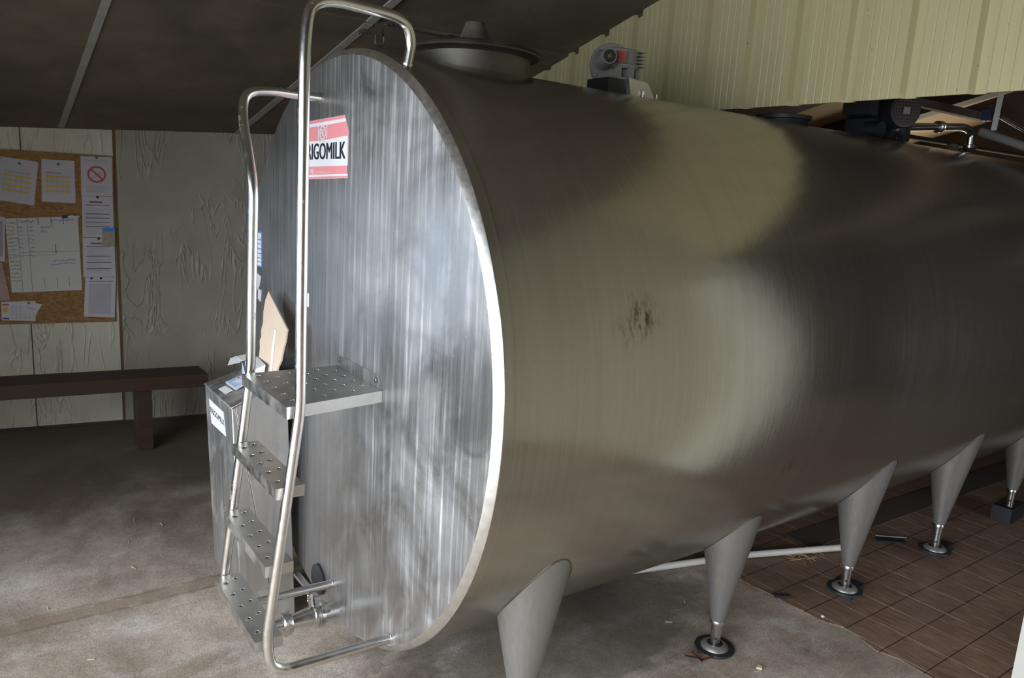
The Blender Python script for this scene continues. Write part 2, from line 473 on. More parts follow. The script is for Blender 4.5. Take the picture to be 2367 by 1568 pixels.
_fonts = {}
def text(mb, body, org, u, v, n, width, height, offset=0.0, lift=.0012, bold=0.0):
    """lettering: flat glyph outlines fitted to width x height, lower left corner at org"""
    cu = bpy.data.curves.new('glyphs', 'FONT'); cu.body = body; cu.offset = offset; cu.resolution_u = 3
    ob = bpy.data.objects.new('glyphs', cu); C.objects.link(ob)
    bpy.context.view_layer.update()
    dg = bpy.context.evaluated_depsgraph_get()
    me = bpy.data.meshes.new_from_object(ob.evaluated_get(dg))
    vs = [q.co.copy() for q in me.vertices]; fs = [tuple(p.vertices) for p in me.polygons]
    C.objects.unlink(ob); bpy.data.objects.remove(ob); bpy.data.curves.remove(cu); bpy.data.meshes.remove(me)
    x0 = min(q.x for q in vs); x1 = max(q.x for q in vs); y0 = min(q.y for q in vs); y1 = max(q.y for q in vs)
    org, u, v, n = Vector(org), Vector(u), Vector(v), Vector(n)
    for k, dx in enumerate((0.0, -bold, bold) if bold else (0.0,)):
        mb.add([org + u * ((q.x - x0) / (x1 - x0) * width + dx) + v * ((q.y - y0) / (y1 - y0) * height) + n * (lift + .00012 * k) for q in vs], fs)

class Sheet:
    """a thin sheet given by its corners tl, tr, br, bl (seen from the front) with printed areas just above it"""
    def __init__(s, tl, tr, br, bl, n, th=.0012):
        s.c = [Vector(q) for q in (tl, tr, br, bl)]; s.n = Vector(n).normalized(); s.th = th; s.mb = MB()
        s.mb.prism([s.c[0], s.c[1], s.c[2], s.c[3]], s.n, th)
    def at(s, u, v, lift=0):
        tl, tr, br, bl = s.c
        return tl * (1 - u) * (1 - v) + tr * u * (1 - v) + br * u * v + bl * (1 - u) * v + s.n * (s.th + lift)
    def quad(s, u0, v0, u1, v1, mi, lift=.0004):
        s.mb.m = mi
        s.mb.add([s.at(u0, v0, lift), s.at(u1, v0, lift), s.at(u1, v1, lift), s.at(u0, v1, lift)], [(0, 3, 2, 1)])
    def line(s, pts, wd, mi, lift=.0006):
        s.mb.m = mi
        for a, b in zip(pts, pts[1:]):
            p, q = s.at(*a, lift), s.at(*b, lift); d = (q - p)
            if d.length < 1e-6: continue
            e = s.n.cross(d.normalized()) * wd / 2
            s.mb.add([p - e, q - e, q + e, p + e], [(0, 1, 2, 3)])
    def scribble(s, u0, u1, v, amp, mi, wd=.0016, rnd=random):
        pts = []; u = u0
        while u < u1:
            pts.append((u, v + rnd.uniform(-amp, amp))); u += rnd.uniform(.008, .018)
        if len(pts) > 1: s.line(pts, wd, mi)
    def ring(s, cu, cv, ru, rv, wd, mi, lift=.0006, n=28):
        s.line([(cu + ru * math.cos(2 * PI * k / n), cv + rv * math.sin(2 * PI * k / n)) for k in range(n + 1)], wd, mi, lift)

# ================================================================== THE SETTING
PX = 1.97                                    # plane of the cladding partition
def ceil_z(x, y): return .021 * x - .2655 * y + 2.872
def wall_y(x): return 3.226 - .143 * x
WU = Vector((1, -.143, 0)).normalized(); WN = Vector((-.143, -1, 0)).normalized()
def wp(x, z, d=0.0): return Vector((x, wall_y(x), z)) + WN * d

# floor: concrete with a shallow broken ledge along x
mb = MB(); rr = random.Random(3)
xs = [-7.0] + [-2.2 + .05 * i for i in range(84)] + [PX]
prof = [(-6.3, 0), (.585, 0), (.615, .005), (.735, .003), (.775, .022), (4.2, .022)]
for i, x in enumerate(xs):
    j = rr.uniform(-.012, .012); j2 = rr.uniform(-.014, .014)
    edge = PX if i == len(xs) - 1 else x
    for k, (y, z) in enumerate(prof):
        mb.v.append((edge + (.0 if i < len(xs) - 1 else 0), y + (j if k in (3, 4) else j2 if k in (1, 2) else 0), z))
np_ = len(prof)
for i in range(len(xs) - 1):
    for k in range(np_ - 1):
        mb.f.append([i * np_ + k, (i + 1) * np_ + k, (i + 1) * np_ + k + 1, i * np_ + k + 1]); mb.mi.append(0)
struct('floor', mb, M['concrete'], 20, False)

# tiled floor of the back room, ragged edge laid over the concrete
mb = MB(); n = 120; base = []; top = []
for i in range(n + 1):
    y = -6.3 + 10.3 * i / n
    x = PX - .035 + rr.uniform(-.022, .022) + .02 * math.sin(y * 5)
    base.append((x, y, -.02)); top.append((x, y, .004))
k = n + 1
mb.v = top + [(7.5, q[1], .004) for q in top] + base
for i in range(n):
    mb.f.append([i, i + k, i + k + 1, i + 1]); mb.mi.append(0)
    mb.f.append([i, i + 1, i + 1 + 2 * k, i + 2 * k]); mb.mi.append(0)
struct('floor_tiles', mb, M['tile'], 0, False)

# low pale wall of insulated panels
mb = MB()
def wallbox(mb, x0, x1, z0, z1, d0, d1):
    p = [wp(x0, z0, d0), wp(x1, z0, d0), wp(x1, z0, d1), wp(x0, z0, d1)]
    q = [Vector((v.x, v.y, z1)) for v in p]
    mb.hexa(p + q)
def wallpanel(mb, x0, x1, d):
    p = []
    for (x, z) in ((x0, 0), (x1, 0)): p += [wp(x, z, d)]
    p = [wp(x0, 0, d), wp(x1, 0, d), wp(x1, 0, -.08), wp(x0, 0, -.08)]
    q = [Vector((v.x, v.y, ceil_z(v.x, v.y) + .02)) for v in p]
    mb.hexa(p + q)
wallpanel(mb, -3.4, -3.22, 0.0)
wallpanel(mb, -2.22, -.192, 0.0)
wallbox(mb, -3.22, -2.22, 0, .22, -.08, 0.0); wallbox(mb, -3.22, -2.22, 1.68, 2.0, -.08, 0.0)
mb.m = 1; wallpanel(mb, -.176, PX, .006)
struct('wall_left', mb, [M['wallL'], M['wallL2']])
mb = MB(); wallbox(mb, -.195, -.172, .02, 2.02, -.02, .004); struct('trim_1', mb, M['seam'])
mb = MB(); wallbox(mb, -.703, -.697, .02, 2.0, -.02, .0012); struct('trim_2', mb, M['darkwall'])
mb = MB(); wallbox(mb, -3.4, PX, .0, .035, .0, .012); struct('baseboard_left', mb, M['darkwall'])

# sloping ceiling, two courses of board with a small step between them
mb = MB()
def slab(mb, x0, x1, y0, y1, lift, th=.05):
    p = [(x, y, ceil_z(x, y) + lift) for (x, y) in ((x0, y0), (x1, y0), (x1, y1), (x0, y1))]
    q = [(a, b, c + th) for (a, b, c) in p]; mb.hexa(p + q)
slab(mb, -3.4, PX + .02, 1.27, 4.3, 0.0, .05)
slab(mb, -3.4, PX + .02, -6.2, 1.27, .014, .05)
struct('ceiling', mb, M['ceil'])
def strip(name, x0, y0, x1, y1, wd):
    mb = MB(); p = []
    for z in (-.006, .004):
        for (x, y, s) in ((x0, y0, -1), (x0, y0, 1), (x1, y1, 1), (x1, y1, -1)):
            p.append((x + s * wd / 2, y, ceil_z(x, y) + z))
    mb.hexa(p); struct(name, mb, M['strip'])
strip('trim_3', -.48, 3.26, -.452, 1.28, .034)
strip('trim_4', .565, 3.25, .688, 1.28, .044)
strip('trim_5', .688, 1.262, .86, -2.0, .044)

# cream ribbed cladding hung above the tank
mb = MB(); prof = []
gy = [-.565 + .2535 * k for k in range(-5, 15)]
ys = []
for g in gy:
    ys += [(g - .033, 0), (g - .020, .028), (g + .020, .028), (g + .033, 0)]
    for m in (.075, .112, .150, .187):
        ys += [(g + m - .004, 0), (g + m, .0025), (g + m + .004, 0)]
ys = [(y, d) for (y, d) in ys if -1.60 < y < 3.12]
ys = [(-1.60, 0)] + ys + [(3.12, 0)]
for (y, d) in ys: mb.v.append((PX + d, y, 2.212)); mb.v.append((PX + d, y, ceil_z(PX, y) + .03))
nn = len(ys)
for (y, d) in ys: mb.v.append((PX + d + .012, y, 2.212)); mb.v.append((PX + d + .012, y, ceil_z(PX, y) + .03))
for i in range(nn - 1):
    a, b = 2 * i, 2 * i + 2; c, d = a + 2 * nn, b + 2 * nn
    for f in ([a, b, b + 1, a + 1], [c, c + 1, d + 1, d], [a, c, d, b]): mb.f.append(f); mb.mi.append(0)
struct('wall_back', mb, M['clad'], 25)
# solid walls either side of the opening the tank passes through
mb = MB(); mb.box((PX + .06, 1.10, 0), (PX + .2, 3.0, 2.24)); struct('wall_far', mb, M['darkwall'])
mb = MB()
p = [(PX, -6.15, 0), (PX + .14, -6.15, 0), (PX + .14, -1.60, 0), (PX, -1.60, 0)]
mb.hexa(p + [(a, b, ceil_z(a, b) + .03) for (a, b, c) in p]); struct('wall_right', mb, M['wallP'])
def tallbox(mb, x0, x1, y0, y1, z0):
    p = [(x0, y0, z0), (x1, y0, z0), (x1, y1, z0), (x0, y1, z0)]
    mb.hexa(p + [(a, b, ceil_z(a, b) + .03) for (a, b, c) in p])
mb = MB()
tallbox(mb, -3.4, PX + .14, -6.15, -6.0, 0)
struct('wall_side', mb, M['brownwall'])
# front of the shed: wall beside and lintel over the wide opening
mb = MB()
tallbox(mb, -3.35, -3.2, 1.42, 3.75, 0); tallbox(mb, -3.35, -3.2, -6.15, 1.42, 2.45)
struct('wall_front', mb, M['darkwall'])
# back room
mb = MB(); mb.box((7.2, -3.85, 0), (7.3, .5, 4.3)); mb.box((7.2, .5, 0), (7.3, 2.1, 1.25)); mb.box((7.2, .5, 1.95), (7.3, 2.1, 3.4)); mb.box((7.2, 2.1, 0), (7.3, 4.2, 3.2)); struct('wall_rear', mb, M['darkwall'])
mb = MB(); mb.box((PX + .14, -3.85, 0), (2.6, -3.72, 4.2)); mb.box((2.6, -3.85, 0), (4.0, -3.72, .4)); mb.box((2.6, -3.85, 1.6), (4.0, -3.72, 4.2)); mb.box((4.0, -3.85, 0), (7.3, -3.72, 4.2)); struct('wall_parlour', mb, M['darkwall'])
mb = MB(); mb.box((PX + .2, 2.75, 0), (7.2, 2.85, 2.6)); struct('wall_parlour_far', mb, M['darkwall'])
mb = MB(); mb.m = 0; slab(mb, PX + .02, 4.7, -4.0, 4.0, 0.0, .05); mb.m = 1; slab(mb, 4.7, 7.3, -4.0, 4.0, 0.0, .05); struct('ceiling_back', mb, [M['beam'], M['beige']])  # one roof: near part coloured as shaded, far part as lit

# ================================================================== THE TANK
CZ = 1.18; R = 1.0
tank = thing('milk_tank', 'large horizontal stainless steel milk cooling tank on conical legs', 'tank', (3.0, 0, 0))
mb = MB()
mb.lathe([(.018, .998), (.020, 1.0), (.052, 1.0), (.053, .9985), (.6, .9985), (1.2, .9985), (1.8, .9985), (2.4, .9985), (3.0, .9985), (3.6, .9985), (4.2, .9985), (4.8, .9985), (5.4, .9985), (5.9, .9985), (6.0, .96), (6.06, .8), (6.09, .4), (6.1, .0)], (0, 0, CZ), (1, 0, 0), 192, False)
lab(mb.build('body', M['body'], tank, 30), 'brushed steel barrel')
mb = MB(); mb.lathe([(.0, .0), (.0, .3), (.0, .6), (.0, .979)], (0, 0, CZ), (1, 0, 0), 160, False)
lab(mb.build('end_plate', M['face'], tank, 30), 'streaked flat end plate')
mb = MB(); mb.lathe([(.0, .979), (.0012, .982), (.0145, .9975), (.018, 1.0005), (.0195, .999)], (0, 0, CZ), (1, 0, 0), 192, False)
lab(mb.build('rim', M['rim'], tank, 40), 'bright bevelled rim')

def leg(x, y, zc, zf, far=False):
    """cone that ends on the barrel, threaded rod, foot disc; zc = lower end of the cone, zf = underside of the foot"""
    mb = MB(); seg = 40; rows = 9; k = .195; r0 = .027
    def rad(z): return r0 + k * (z - zc)
    vs = []
    for i in range(seg):
        a = 2 * PI * i / seg
        lo, hi = zc, 1.0
        for _ in range(40):
            m = (lo + hi) / 2; yy = y + rad(m) * math.sin(a)
            if math.hypot(yy, m - CZ) > .9975: lo = m
            else: hi = m
        for j in range(rows):
            z = zc + (lo - zc) * j / (rows - 1)
            vs.append((x + rad(z) * math.cos(a), y + rad(z) * math.sin(a), z))
    fs = []
    for i in range(seg):
        i2 = (i + 1) % seg
        for j in range(rows - 1): fs.append((i * rows + j, i2 * rows + j, i2 * rows + j + 1, i * rows + j + 1))
    fs.append(tuple(i * rows for i in range(seg))[::-1])
    mb.add(vs, fs)
    # weld bead along the joint
    ring = [vs[i * rows + rows - 1] for i in range(seg)]
    o = mb.build('leg', M['leg'], tank, 40)
    wb = MB(); wb.tube(ring + [ring[0]], .0035, 6, False); wb.build('weld_bead', M['lid'], o, 60)
    rb = MB(); rb.lathe([(zc + .004, .0285), (zc - .002, .0305), (zc - .010, .0305), (zc - .014, .0225), (zc - .05, .0225), (zc - .052, .0205), (zf + .012, .0205)], (x, y, 0), (0, 0, 1), 28)
    ro = rb.build('adjusting_rod', M['rod'], o, 40)
    if zf < .095:
        fb = MB()
        fb.lathe([(zf, .078), (zf + .005, .080), (zf + .009, .078)], (x, y, 0), (0, 0, 1), 40)
        fb.build('rubber_pad', M['navy'], o, 30)
        fb = MB()
        fb.lathe([(zf + .009, .056), (zf + .013, .055), (zf + .022, .044), (zf + .026, .036), (zf + .024, .030), (zf + .016, .026)], (x, y, 0), (0, 0, 1), 40)
        fb.build('foot_disc', M['leg'], o, 40)
        fb = MB(); fb.lathe([(zf + .015, .0325), (zf + .0245, .0325)], (x, y, 0), (0, 0, 1), 28); fb.build('seal_ring', M['black'], o, 30)
    d = Vector((cam.location.x - x + .25, cam.location.y - y - .25, 0)).normalized()
    hb = MB(); hb.lathe([(.015, .0056), (.0216, .0056)], (x, y, zf + .052), d, 14); hb.build('cross_hole', M['black'], o, 0)
    return o
LEGS = [(.335, -.745, .135, .003), (1.352, -.705, .125, .001), (2.205, -.752, .168, .047), (3.045, -.758, .192, .047), (3.935, -.755, .216, .10)]
for (x, y, zc, zf) in LEGS: leg(x, y, zc, zf)
for x in (.335, 1.352, 2.205, 3.045, 3.935): leg(x, .75, .15, .024 if x < PX else .005, True)

# manhole on the crown
HX = .51
mb = MB(); mb.lathe([(2.10, .205), (2.222, .205), (2.228, .212)], (HX, 0, 0), (0, 0, 1), 64, False); mh = mb.build('manhole', M['lid'], tank, 40)
mb = MB(); mb.lathe([(2.2285, .212), (2.2285, .232), (2.233, .238), (2.240, .236), (2.243, .230), (2.247, .234), (2.252, .230), (2.256, .215), (2.262, .15), (2.270, .07), (2.272, .0)], (HX, 0, 0), (0, 0, 1), 64)
mb.build('lid', M['lid'], mh, 40)
mb = MB(); mb.lathe([(2.268, .060), (2.274, .062), (2.282, .060), (2.286, .056), (2.336, .037), (2.345, .035), (2.348, .028), (2.346, .0)], (HX, 0, 0), (0, 0, 1), 40)
lab(mb.build('vent_cap', M['cap'], mh, 40), 'weathered conical cap')
mb = MB()
# flat clamp bar with a step at its free end, hinge bracket at the other
y0, y1 = .09, .115
def bar(pts, th):
    for a, b in zip(pts, pts[1:]):
        a = Vector(a); b = Vector(b); d = (b - a).normalized(); nrm = Vector((0, 1, 0)).cross(d)
        mb.obox((a + b) / 2, d, (0, 1, 0), nrm, (b - a).length / 2 + th * .5, (y1 - y0) / 2, th / 2)
ym = (y0 + y1) / 2
bar([(.118, ym, 2.268), (.196, ym, 2.266)], .006)
bar([(.196, ym, 2.266), (.214, ym, 2.302)], .005)
bar([(.214, ym, 2.304), (.235, ym, 2.307)], .005)
bar([(.235, ym, 2.306), (.505, ym, 2.300)], .005)
mb.tube([(.125, y0 - .01, 2.268), (.125, y1 + .012, 2.268)], .007, 12)
mb.box((.455, y0 - .006, 2.262), (.512, y1 + .006, 2.309))
mb.tube(fillet([(.175, ym, 2.263), (.172, ym, 2.236), (.192, ym, 2.226), (.207, ym, 2.240), (.205, ym, 2.266)], .02, 6), .003, 8)
mb.build('clamp_bar', M['lid'], mh, 40)
mb = MB(); ym = .06; y0, y1 = .045, .075
bar([(.53, ym, 2.282), (.752, ym, 2.266)], .012)
mb.box((.744, .03, 2.236), (.756, .09, 2.276))
mb.build('hinge_bar', M['lid'], mh, 40)

mb = MB(); mb.lathe([(2.168, .125), (2.20, .120), (2.204, .135), (2.222, .135), (2.232, .06), (2.236, .0)], (2.38, .02, 0), (0, 0, 1), 48)
lab(mb.build('rear_manhole', M['darkmotor'], tank, 40), 'small dark manhole beyond the cladding')
# drain valve at the foot of the end plate
VY, VZ = -.055, .232
mb = MB(); mb.lathe([(-.012, .033), (.052, .033)], (0, VY, VZ), (-1, 0, 0), 36, False); vo = mb.build('drain_outlet', M['fit'], tank, 40)
mb = MB(); mb.lathe([(.050, .034), (.052, .044), (.066, .0455), (.067, .041), (.070, .041), (.071, .0455), (.076, .0455), (.077, .042), (.080, .042), (.081, .046), (.088, .045), (.090, .038)], (0, VY, VZ), (-1, 0, 0), 36)
mb.build('valve_flange', M['fit'], vo, 30)
mb = MB(); mb.lathe([(.088, .037), (.098, .036), (.163, .0245), (.17, .0235)], (0, VY, VZ), (-1, 0, 0), 36)
mb.build('reducer', M['fit'], vo, 40)
mb = MB()
pr = [(.168, .030), (.170, .0405), (.176, .042), (.181, .042), (.182, .039), (.186, .039), (.187, .042), (.196, .0415), (.199, .036), (.199, .02)]
mb.lathe(pr, (0, VY, VZ), (-1, 0, 0), 36)
for k in range(4):
    a = PI / 4 + k * PI / 2 + .3
    c = Vector((-.1915, VY + .040 * math.cos(a), VZ + .040 * math.sin(a)))
    mb.obox(c, (1, 0, 0), (0, -math.sin(a), math.cos(a)), (0, math.cos(a), math.sin(a)), .0045, .007, .0035)
mb.build('union_nut', M['fit'], vo, 30)
mb = MB(); mb.lathe([(.198, .026), (.272, .026), (.272, .022), (.235, .022), (.234, .0)], (0, VY, VZ), (-1, 0, 0), 32)
mb.build('spout', M['fit'], vo, 40)
mb = MB()
a, b = Vector((-.068, .165, .287)), Vector((-.05, -.10, .262))
d = (b - a).normalized()
mb.obox((a + b) / 2, d, (1, 0, 0), d.cross(Vector((1, 0, 0))), (b - a).length / 2, .011, .006)
mb.build('valve_lever', M['fit'], vo, 30)
mb = MB()
mb.box((-.083, VY - .016, VZ + .040), (-.062, VY + .016, VZ + .066))
mb.prism([(-.093, VY + .020, VZ + .03), (-.093, VY + .045, VZ + .045), (-.093, VY + .040, VZ + .075), (-.093, VY + .010, VZ + .080), (-.093, VY - .005, VZ + .04)], (1, 0, 0), .006)
for z in (.052, .072): mb.lathe([(0, .004), (.006, .004), (.008, .002)], (-.093, VY + .022, VZ + z), (-1, 0, 0), 12)
mb.build('lever_bracket', M['fit'], vo, 30)
mb = MB()
prof = [(0, .055), (.003, .059), (.009, .059), (.013, .053), (.0135, 0)]
mb.lathe(prof, (0, .107, .275), (-1, 0, 0), 48)
lab(mb.build('inspection_cap', M['navy'], tank, 40), 'round dark rubber cap')

# stickers on the end plate
U, V, N = Vector((0, -1, 0)), Vector((0, 0, 1)), Vector((-1, 0, 0))
def face(y, z, d=0): return Vector((-d, y, z))
mb = MB(); yl = .325
out = [face(yl, 1.9635), face(-.056, 1.973), face(-.087, 1.922), face(-.087, 1.775), face(yl, 1.762)]
mb.m = 0; mb.prism([q + N * .0002 for q in out], N, .0008)
mb.m = 1
def fq(y0, z0a, z0b, y1, z1a, z1b, lift=.0012):   # quad from y0 (z top a / bottom b) to y1
    mb.add([face(y0, z0a, lift), face(y1, z1a, lift), face(y1, z1b, lift), face(y0, z0b, lift)], [(0, 3, 2, 1)])
fq(yl, 1.963, 1.952, -.056, 1.9725, 1.963)          # red edge
fq(yl, 1.942, 1.896, .168, 1.945, 1.896); fq(.088, 1.947, 1.899, -.066, 1.953, 1.908)
mb.add([face(.168, 1.945, .0012), face(.088, 1.947, .0012), face(.088, 1.899, .0012), face(.168, 1.896, .0012)], [(0, 3, 2, 1)])
mb.add([face(-.066, 1.953, .0012), face(-.068, 1.953, .0012), face(-.087, 1.9215, .0012), face(-.087, 1.907, .0012), face(-.066, 1.908, .0012)], [(0, 4, 3, 2, 1)])
mb.add([face(-.056, 1.9725, .0012), face(-.0615, 1.9635, .0012), face(-.056, 1.963, .0012)], [(0, 2, 1)])
fq(yl, 1.806, 1.777, -.087, 1.815, 1.788); fq(yl, 1.770, 1.7625, -.087, 1.782, 1.7755)
fq(-.083, 1.908, 1.785, -.087, 1.908, 1.785)
mb.m = 0
# emblem: framed oval with a monogram
for y in (.166, .090): fq(y + .003, 1.947, 1.895, y - .003, 1.947, 1.895, .0018)
c = (.128, 1.922); ring = []
for k in range(32):
    a0, a1 = 2 * PI * k / 32, 2 * PI * (k + 1) / 32
    p = [face(c[0] + r * .030 * math.cos(a), c[1] + r * .0235 * math.sin(a), .0018) for (r, a) in ((1, a0), (1, a1), (.82, a1), (.82, a0))]
    mb.add(p, [(0, 1, 2, 3)])
text(mb, 'FK', face(.147, 1.909), U, V, N, .037, .025, .0, .0018, .001)
text(mb, 'FK', face(.235, 1.783), U, V, N, .035, .016, .01, .0018)
text(mb, 'par WEDESTO milk', face(.195, 1.785), U, V, N, .15, .009, 0, .0018)
mb.m = 2
text(mb, 'F', face(.309, 1.8305), U, Vector((-.0, .0, 1)), N, .028, .055, .0, .0018, .0024)
text(mb, 'RIGOMILK', face(.270, 1.8315), U + V * .012, V, N, .336, .055, .0, .0018, .0024)
mb.build('brand_sticker', [M['white'], M['pink'], M['ink']], tank, 0)
# blue and white data table
mb = MB(); mb.m = 0; mb.prism([face(.868, 1.533), face(.791, 1.535), face(.791, 1.387), face(.868, 1.381)], N, .0008)
mb.m = 1
for k, (a, b) in enumerate(((.04, .20), (.24, .33), (.36, .46), (.50, .60), (.63, .73), (.76, .84), (.87, .96))):
    mb.add([face(.862, 1.533 - .15 * a, .0012), face(.795, 1.534 - .148 * a, .0012), face(.795, 1.534 - .148 * b, .0012), face(.862, 1.533 - .15 * b, .0012)], [(0, 3, 2, 1)])
mb.m = 2
for k in range(5):
    z = 1.514 - k * .026
    for y in (.825, .812, .802): mb.add([face(y, z, .0016), face(y - .008, z, .0016), face(y - .008, z - .007, .0016), face(y, z - .007, .0016)], [(0, 3, 2, 1)])
mb.build('data_sticker', [M['blue'], M['white'], M['lightblue']], tank, 0)
mb = MB(); mb.prism([face(.30, 1.351), face(.244, 1.352), face(.243, 1.302), face(.30, 1.297)], N, .0009); mb.build('blank_label', M['white'], tank, 0)
mb = MB(); mb.prism([face(.868, 1.362), face(.838, 1.352), face(.80, 1.346), face(.824, 1.30), face(.868, 1.27)], N, .0012); mb.build('torn_label', M['paper'], tank, 0)
mb = MB(); mb.prism([face(.835, 1.29), face(.795, 1.287), face(.808, 1.235), face(.842, 1.246)], N, .002); mb.build('torn_label', M['paper'], tank, 0)

# ================================================================== THE LADDER
lad = thing('tank_ladder', 'stainless steel tube ladder with perforated treads welded to the tank end', 'ladder', (-.2, -.22, 0))
TR = .0152
RY, LY = -.462, .002
pts = [(-.0, -.489, .358), (-.305, -.485, .358), (-.383, -.466, .44), (-.291, -.458, 1.135), (-.285, -.458, 2.06), (-.283, -.456, 2.10), (-.245, -.447, 2.222), (-.02, -.412, 2.218), (.046, -.394, 2.185), (.0425, -.390, 2.098)]
pts = [(0, -.489, .358), (-.375, -.480, .358), (-.385, -.466, .46), (-.289, -.458, 1.13), (-.284, -.457, 2.12), (-.262, -.452, 2.222), (.018, -.408, 2.222), (.052, -.398, 2.17), (.043, -.390, 2.096)]
path = fillet(pts, [.07, .05, .05, .10, .10, .08, .05], 10)
mb = MB(); mb.tube(path, TR, 20); rail = mb.build('rail', M['tube'], lad, 60)
for (pc, ax) in (((0, -.489, .358), (-1, 0, 0)), ((.043, -.390, 2.100), (0, -.15, 1))):
    cb = MB(); cb.lathe([(0, .0175), (.006, .0172), (.007, .0154)], pc, ax, 20); cb.build('weld_collar', M['tube'], rail, 40)
pts = [(0, -.020, .318), (-.368, -.005, .318), (-.378, .002, .42), (-.286, LY, 1.13), (-.283, -.028, 1.735), (-.283, .086, 1.95), (-.268, .105, 2.022), (-.19, .112, 2.036), (0, .150, 2.037)]
path = fillet(pts, [.07, .05, .05, .06, .06, .045, .04], 10)
mb = MB(); mb.tube(path, TR, 20); rail = mb.build('rail', M['tube'], lad, 60)
for (pc, ax) in (((0, -.020, .318), (-1, 0, 0)), ((0, .150, 2.037), (-1, 0, 0))):
    cb = MB(); cb.lathe([(0, .0175), (.006, .0172), (.007, .0154)], pc, ax, 20); cb.build('weld_collar', M['tube'], rail, 40)

def pan(name, fl, fr, br, bl, z, lip, holes):
    """folded sheet tread: plate with turned-down lips and raised pierced holes"""
    mb = MB(); t = .0025
    P = [Vector((q[0], q[1], 0)) for q in (fl, fr, br, bl)]
    ctr = sum(P, Vector()) / 4
    Zt = Vector((0, 0, z)); Zb = Vector((0, 0, z - lip))
    I = [q + (ctr - q).normalized() * t * 1.8 for q in P]
    vs = [q + Zt for q in P] + [q + Zb for q in P] + [q + Zt - Vector((0, 0, t)) for q in I] + [q + Zb for q in I]
    fs = [(0, 1, 2, 3), (8, 11, 10, 9)]
    for i in range(4):
        j = (i + 1) % 4
        fs += [(i, i + 4, j + 4, j), (i + 8, j + 8, j + 12, i + 12), (i + 4, i + 12, j + 12, j + 4)]
    mb.add(vs, fs)
    for (a, b) in holes:
        c = P[0] * (1 - a) * (1 - b) + P[1] * a * (1 - b) + P[2] * a * b + P[3] * (1 - a) * b + Zt
        mb.m = 0; mb.lathe([(-.0005, .0105), (.0014, .0085), (.0024, .0066), (.002, .0056), (.0008, .0052)], c, (0, 0, 1), 16, False)
        mb.m = 1; mb.lathe([(.0005, .0054), (.0009, .0054)], c, (0, 0, 1), 16)
    return mb.build(name, [M['tread'], M['black']], lad, 35, True, .0016)
th = []
for k in range(5): th.append((.10 + .19 * k + .02, .28)); 
for k in range(5): th.append((.03 + .19 * k + .05, .70))
yl_, yr_ = -.016, -.4425
pan('tread', (-.351, yl_), (-.351, yr_), (-.268, yr_), (-.268, yl_), .905, .034, th)
pan('tread', (-.381, yl_), (-.381, yr_), (-.299, yr_), (-.299, yl_), .675, .034, th)
pan('tread', (-.411, yl_), (-.411, yr_), (-.330, yr_), (-.330, yl_), .447, .034, th)
ph = []
for r_ in range(6):
    for k in range(5):
        if r_ % 2 == 0: ph.append((.12 + .19 * k, .12 + .155 * r_))
        elif k < 4: ph.append((.215 + .19 * k, .12 + .155 * r_))
pl = pan('platform', (-.323, -.030), (-.321, -.442), (-.004, -.386), (-.004, -.022), 1.14, .036, ph)
mb = MB()
mb.prism([face(-.024, 1.104), face(-.386, 1.104), face(-.386, 1.142), face(-.355, 1.183), face(-.040, 1.180), face(-.024, 1.165)], N, .003)
br_ = mb.build('mounting_plate', M['face'], lad, 30)
for (y, z) in ((-.055, 1.166), (-.345, 1.164)):
    bb = MB(); bb.lathe([(.003, .011), (.005, .011), (.0052, .0075), (.010, .0075), (.0105, .006)], face(y, z), N, 6); bb.build('bolt', M['rod'], br_, 20)

# ================================================================== CONTROL CABINET
cab = thing('control_cabinet', 'slanted stainless steel control cabinet standing behind the ladder foot', 'cabinet', (-.15, .5, 0))
YR, YL = .31, .69
def cabprism(mb, poly, y0, y1): mb.prism([(x, y0, z) for (x, z) in poly], (0, 1, 0), y1 - y0)
mb = MB(); cabprism(mb, [(-.262, .921), (-.2355, .155), (-.122, .179), (-.2505, .927)], YR, YL)
mb.build('front_box', M['cab'], cab, 35, True, .003)
mb = MB(); cabprism(mb, [(-.2495, .926), (-.121, .179), (-.0915, .012), (-.018, .012), (-.052, .88), (-.052, .985)], YR + .003, YL - .003)
mb.build('rear_box', M['cab'], cab, 35, True, .003)
mb = MB()
mb.hexa([(-.266, YR - .003, .922), (-.05, YR - .003, 1.022), (-.05, YL + .003, .985), (-.266, YL + .003, .922), (-.266, YR - .003, .929), (-.05, YR - .003, 1.030), (-.05, YL + .003, .993), (-.266, YL + .003, .929)])
top = mb.build('top_panel', M['cab'], cab, 35, True, .003)
# side infill under the sloping top
mb = MB(); mb.add([(-.252, YR, .926), (-.052, YR, .88), (-.052, YR, 1.022), (-.052, YL, .88), (-.252, YL, .926), (-.052, YL, .985)], [(0, 1, 2), (4, 5, 3), (1, 3, 5, 2)]); mb.build('upper_side', M['cab'], cab, 20)
# front sticker with lettering, on the leaning front
fd = Vector((.0265, 0, -.766)).normalized()      # down the front panel
fn = Vector((-.766, 0, -.0265)).normalized()
def cf(y, z): return Vector((-.262 + (.921 - z) * .0346, y, z)) + fn * .0005
mb = MB(); mb.m = 0; mb.prism([cf(.634, .879), cf(.425, .880), cf(.405, .789), cf(.612, .782)], fn, .0008)
mb.m = 1; text(mb, 'FRIGOMILK', cf(.616, .826), Vector((0, -1, 0)), -fd, fn, .200, .024, .0, .0016)
mb.build('brand_sticker', [M['white'], M['ink']], cab, 0)
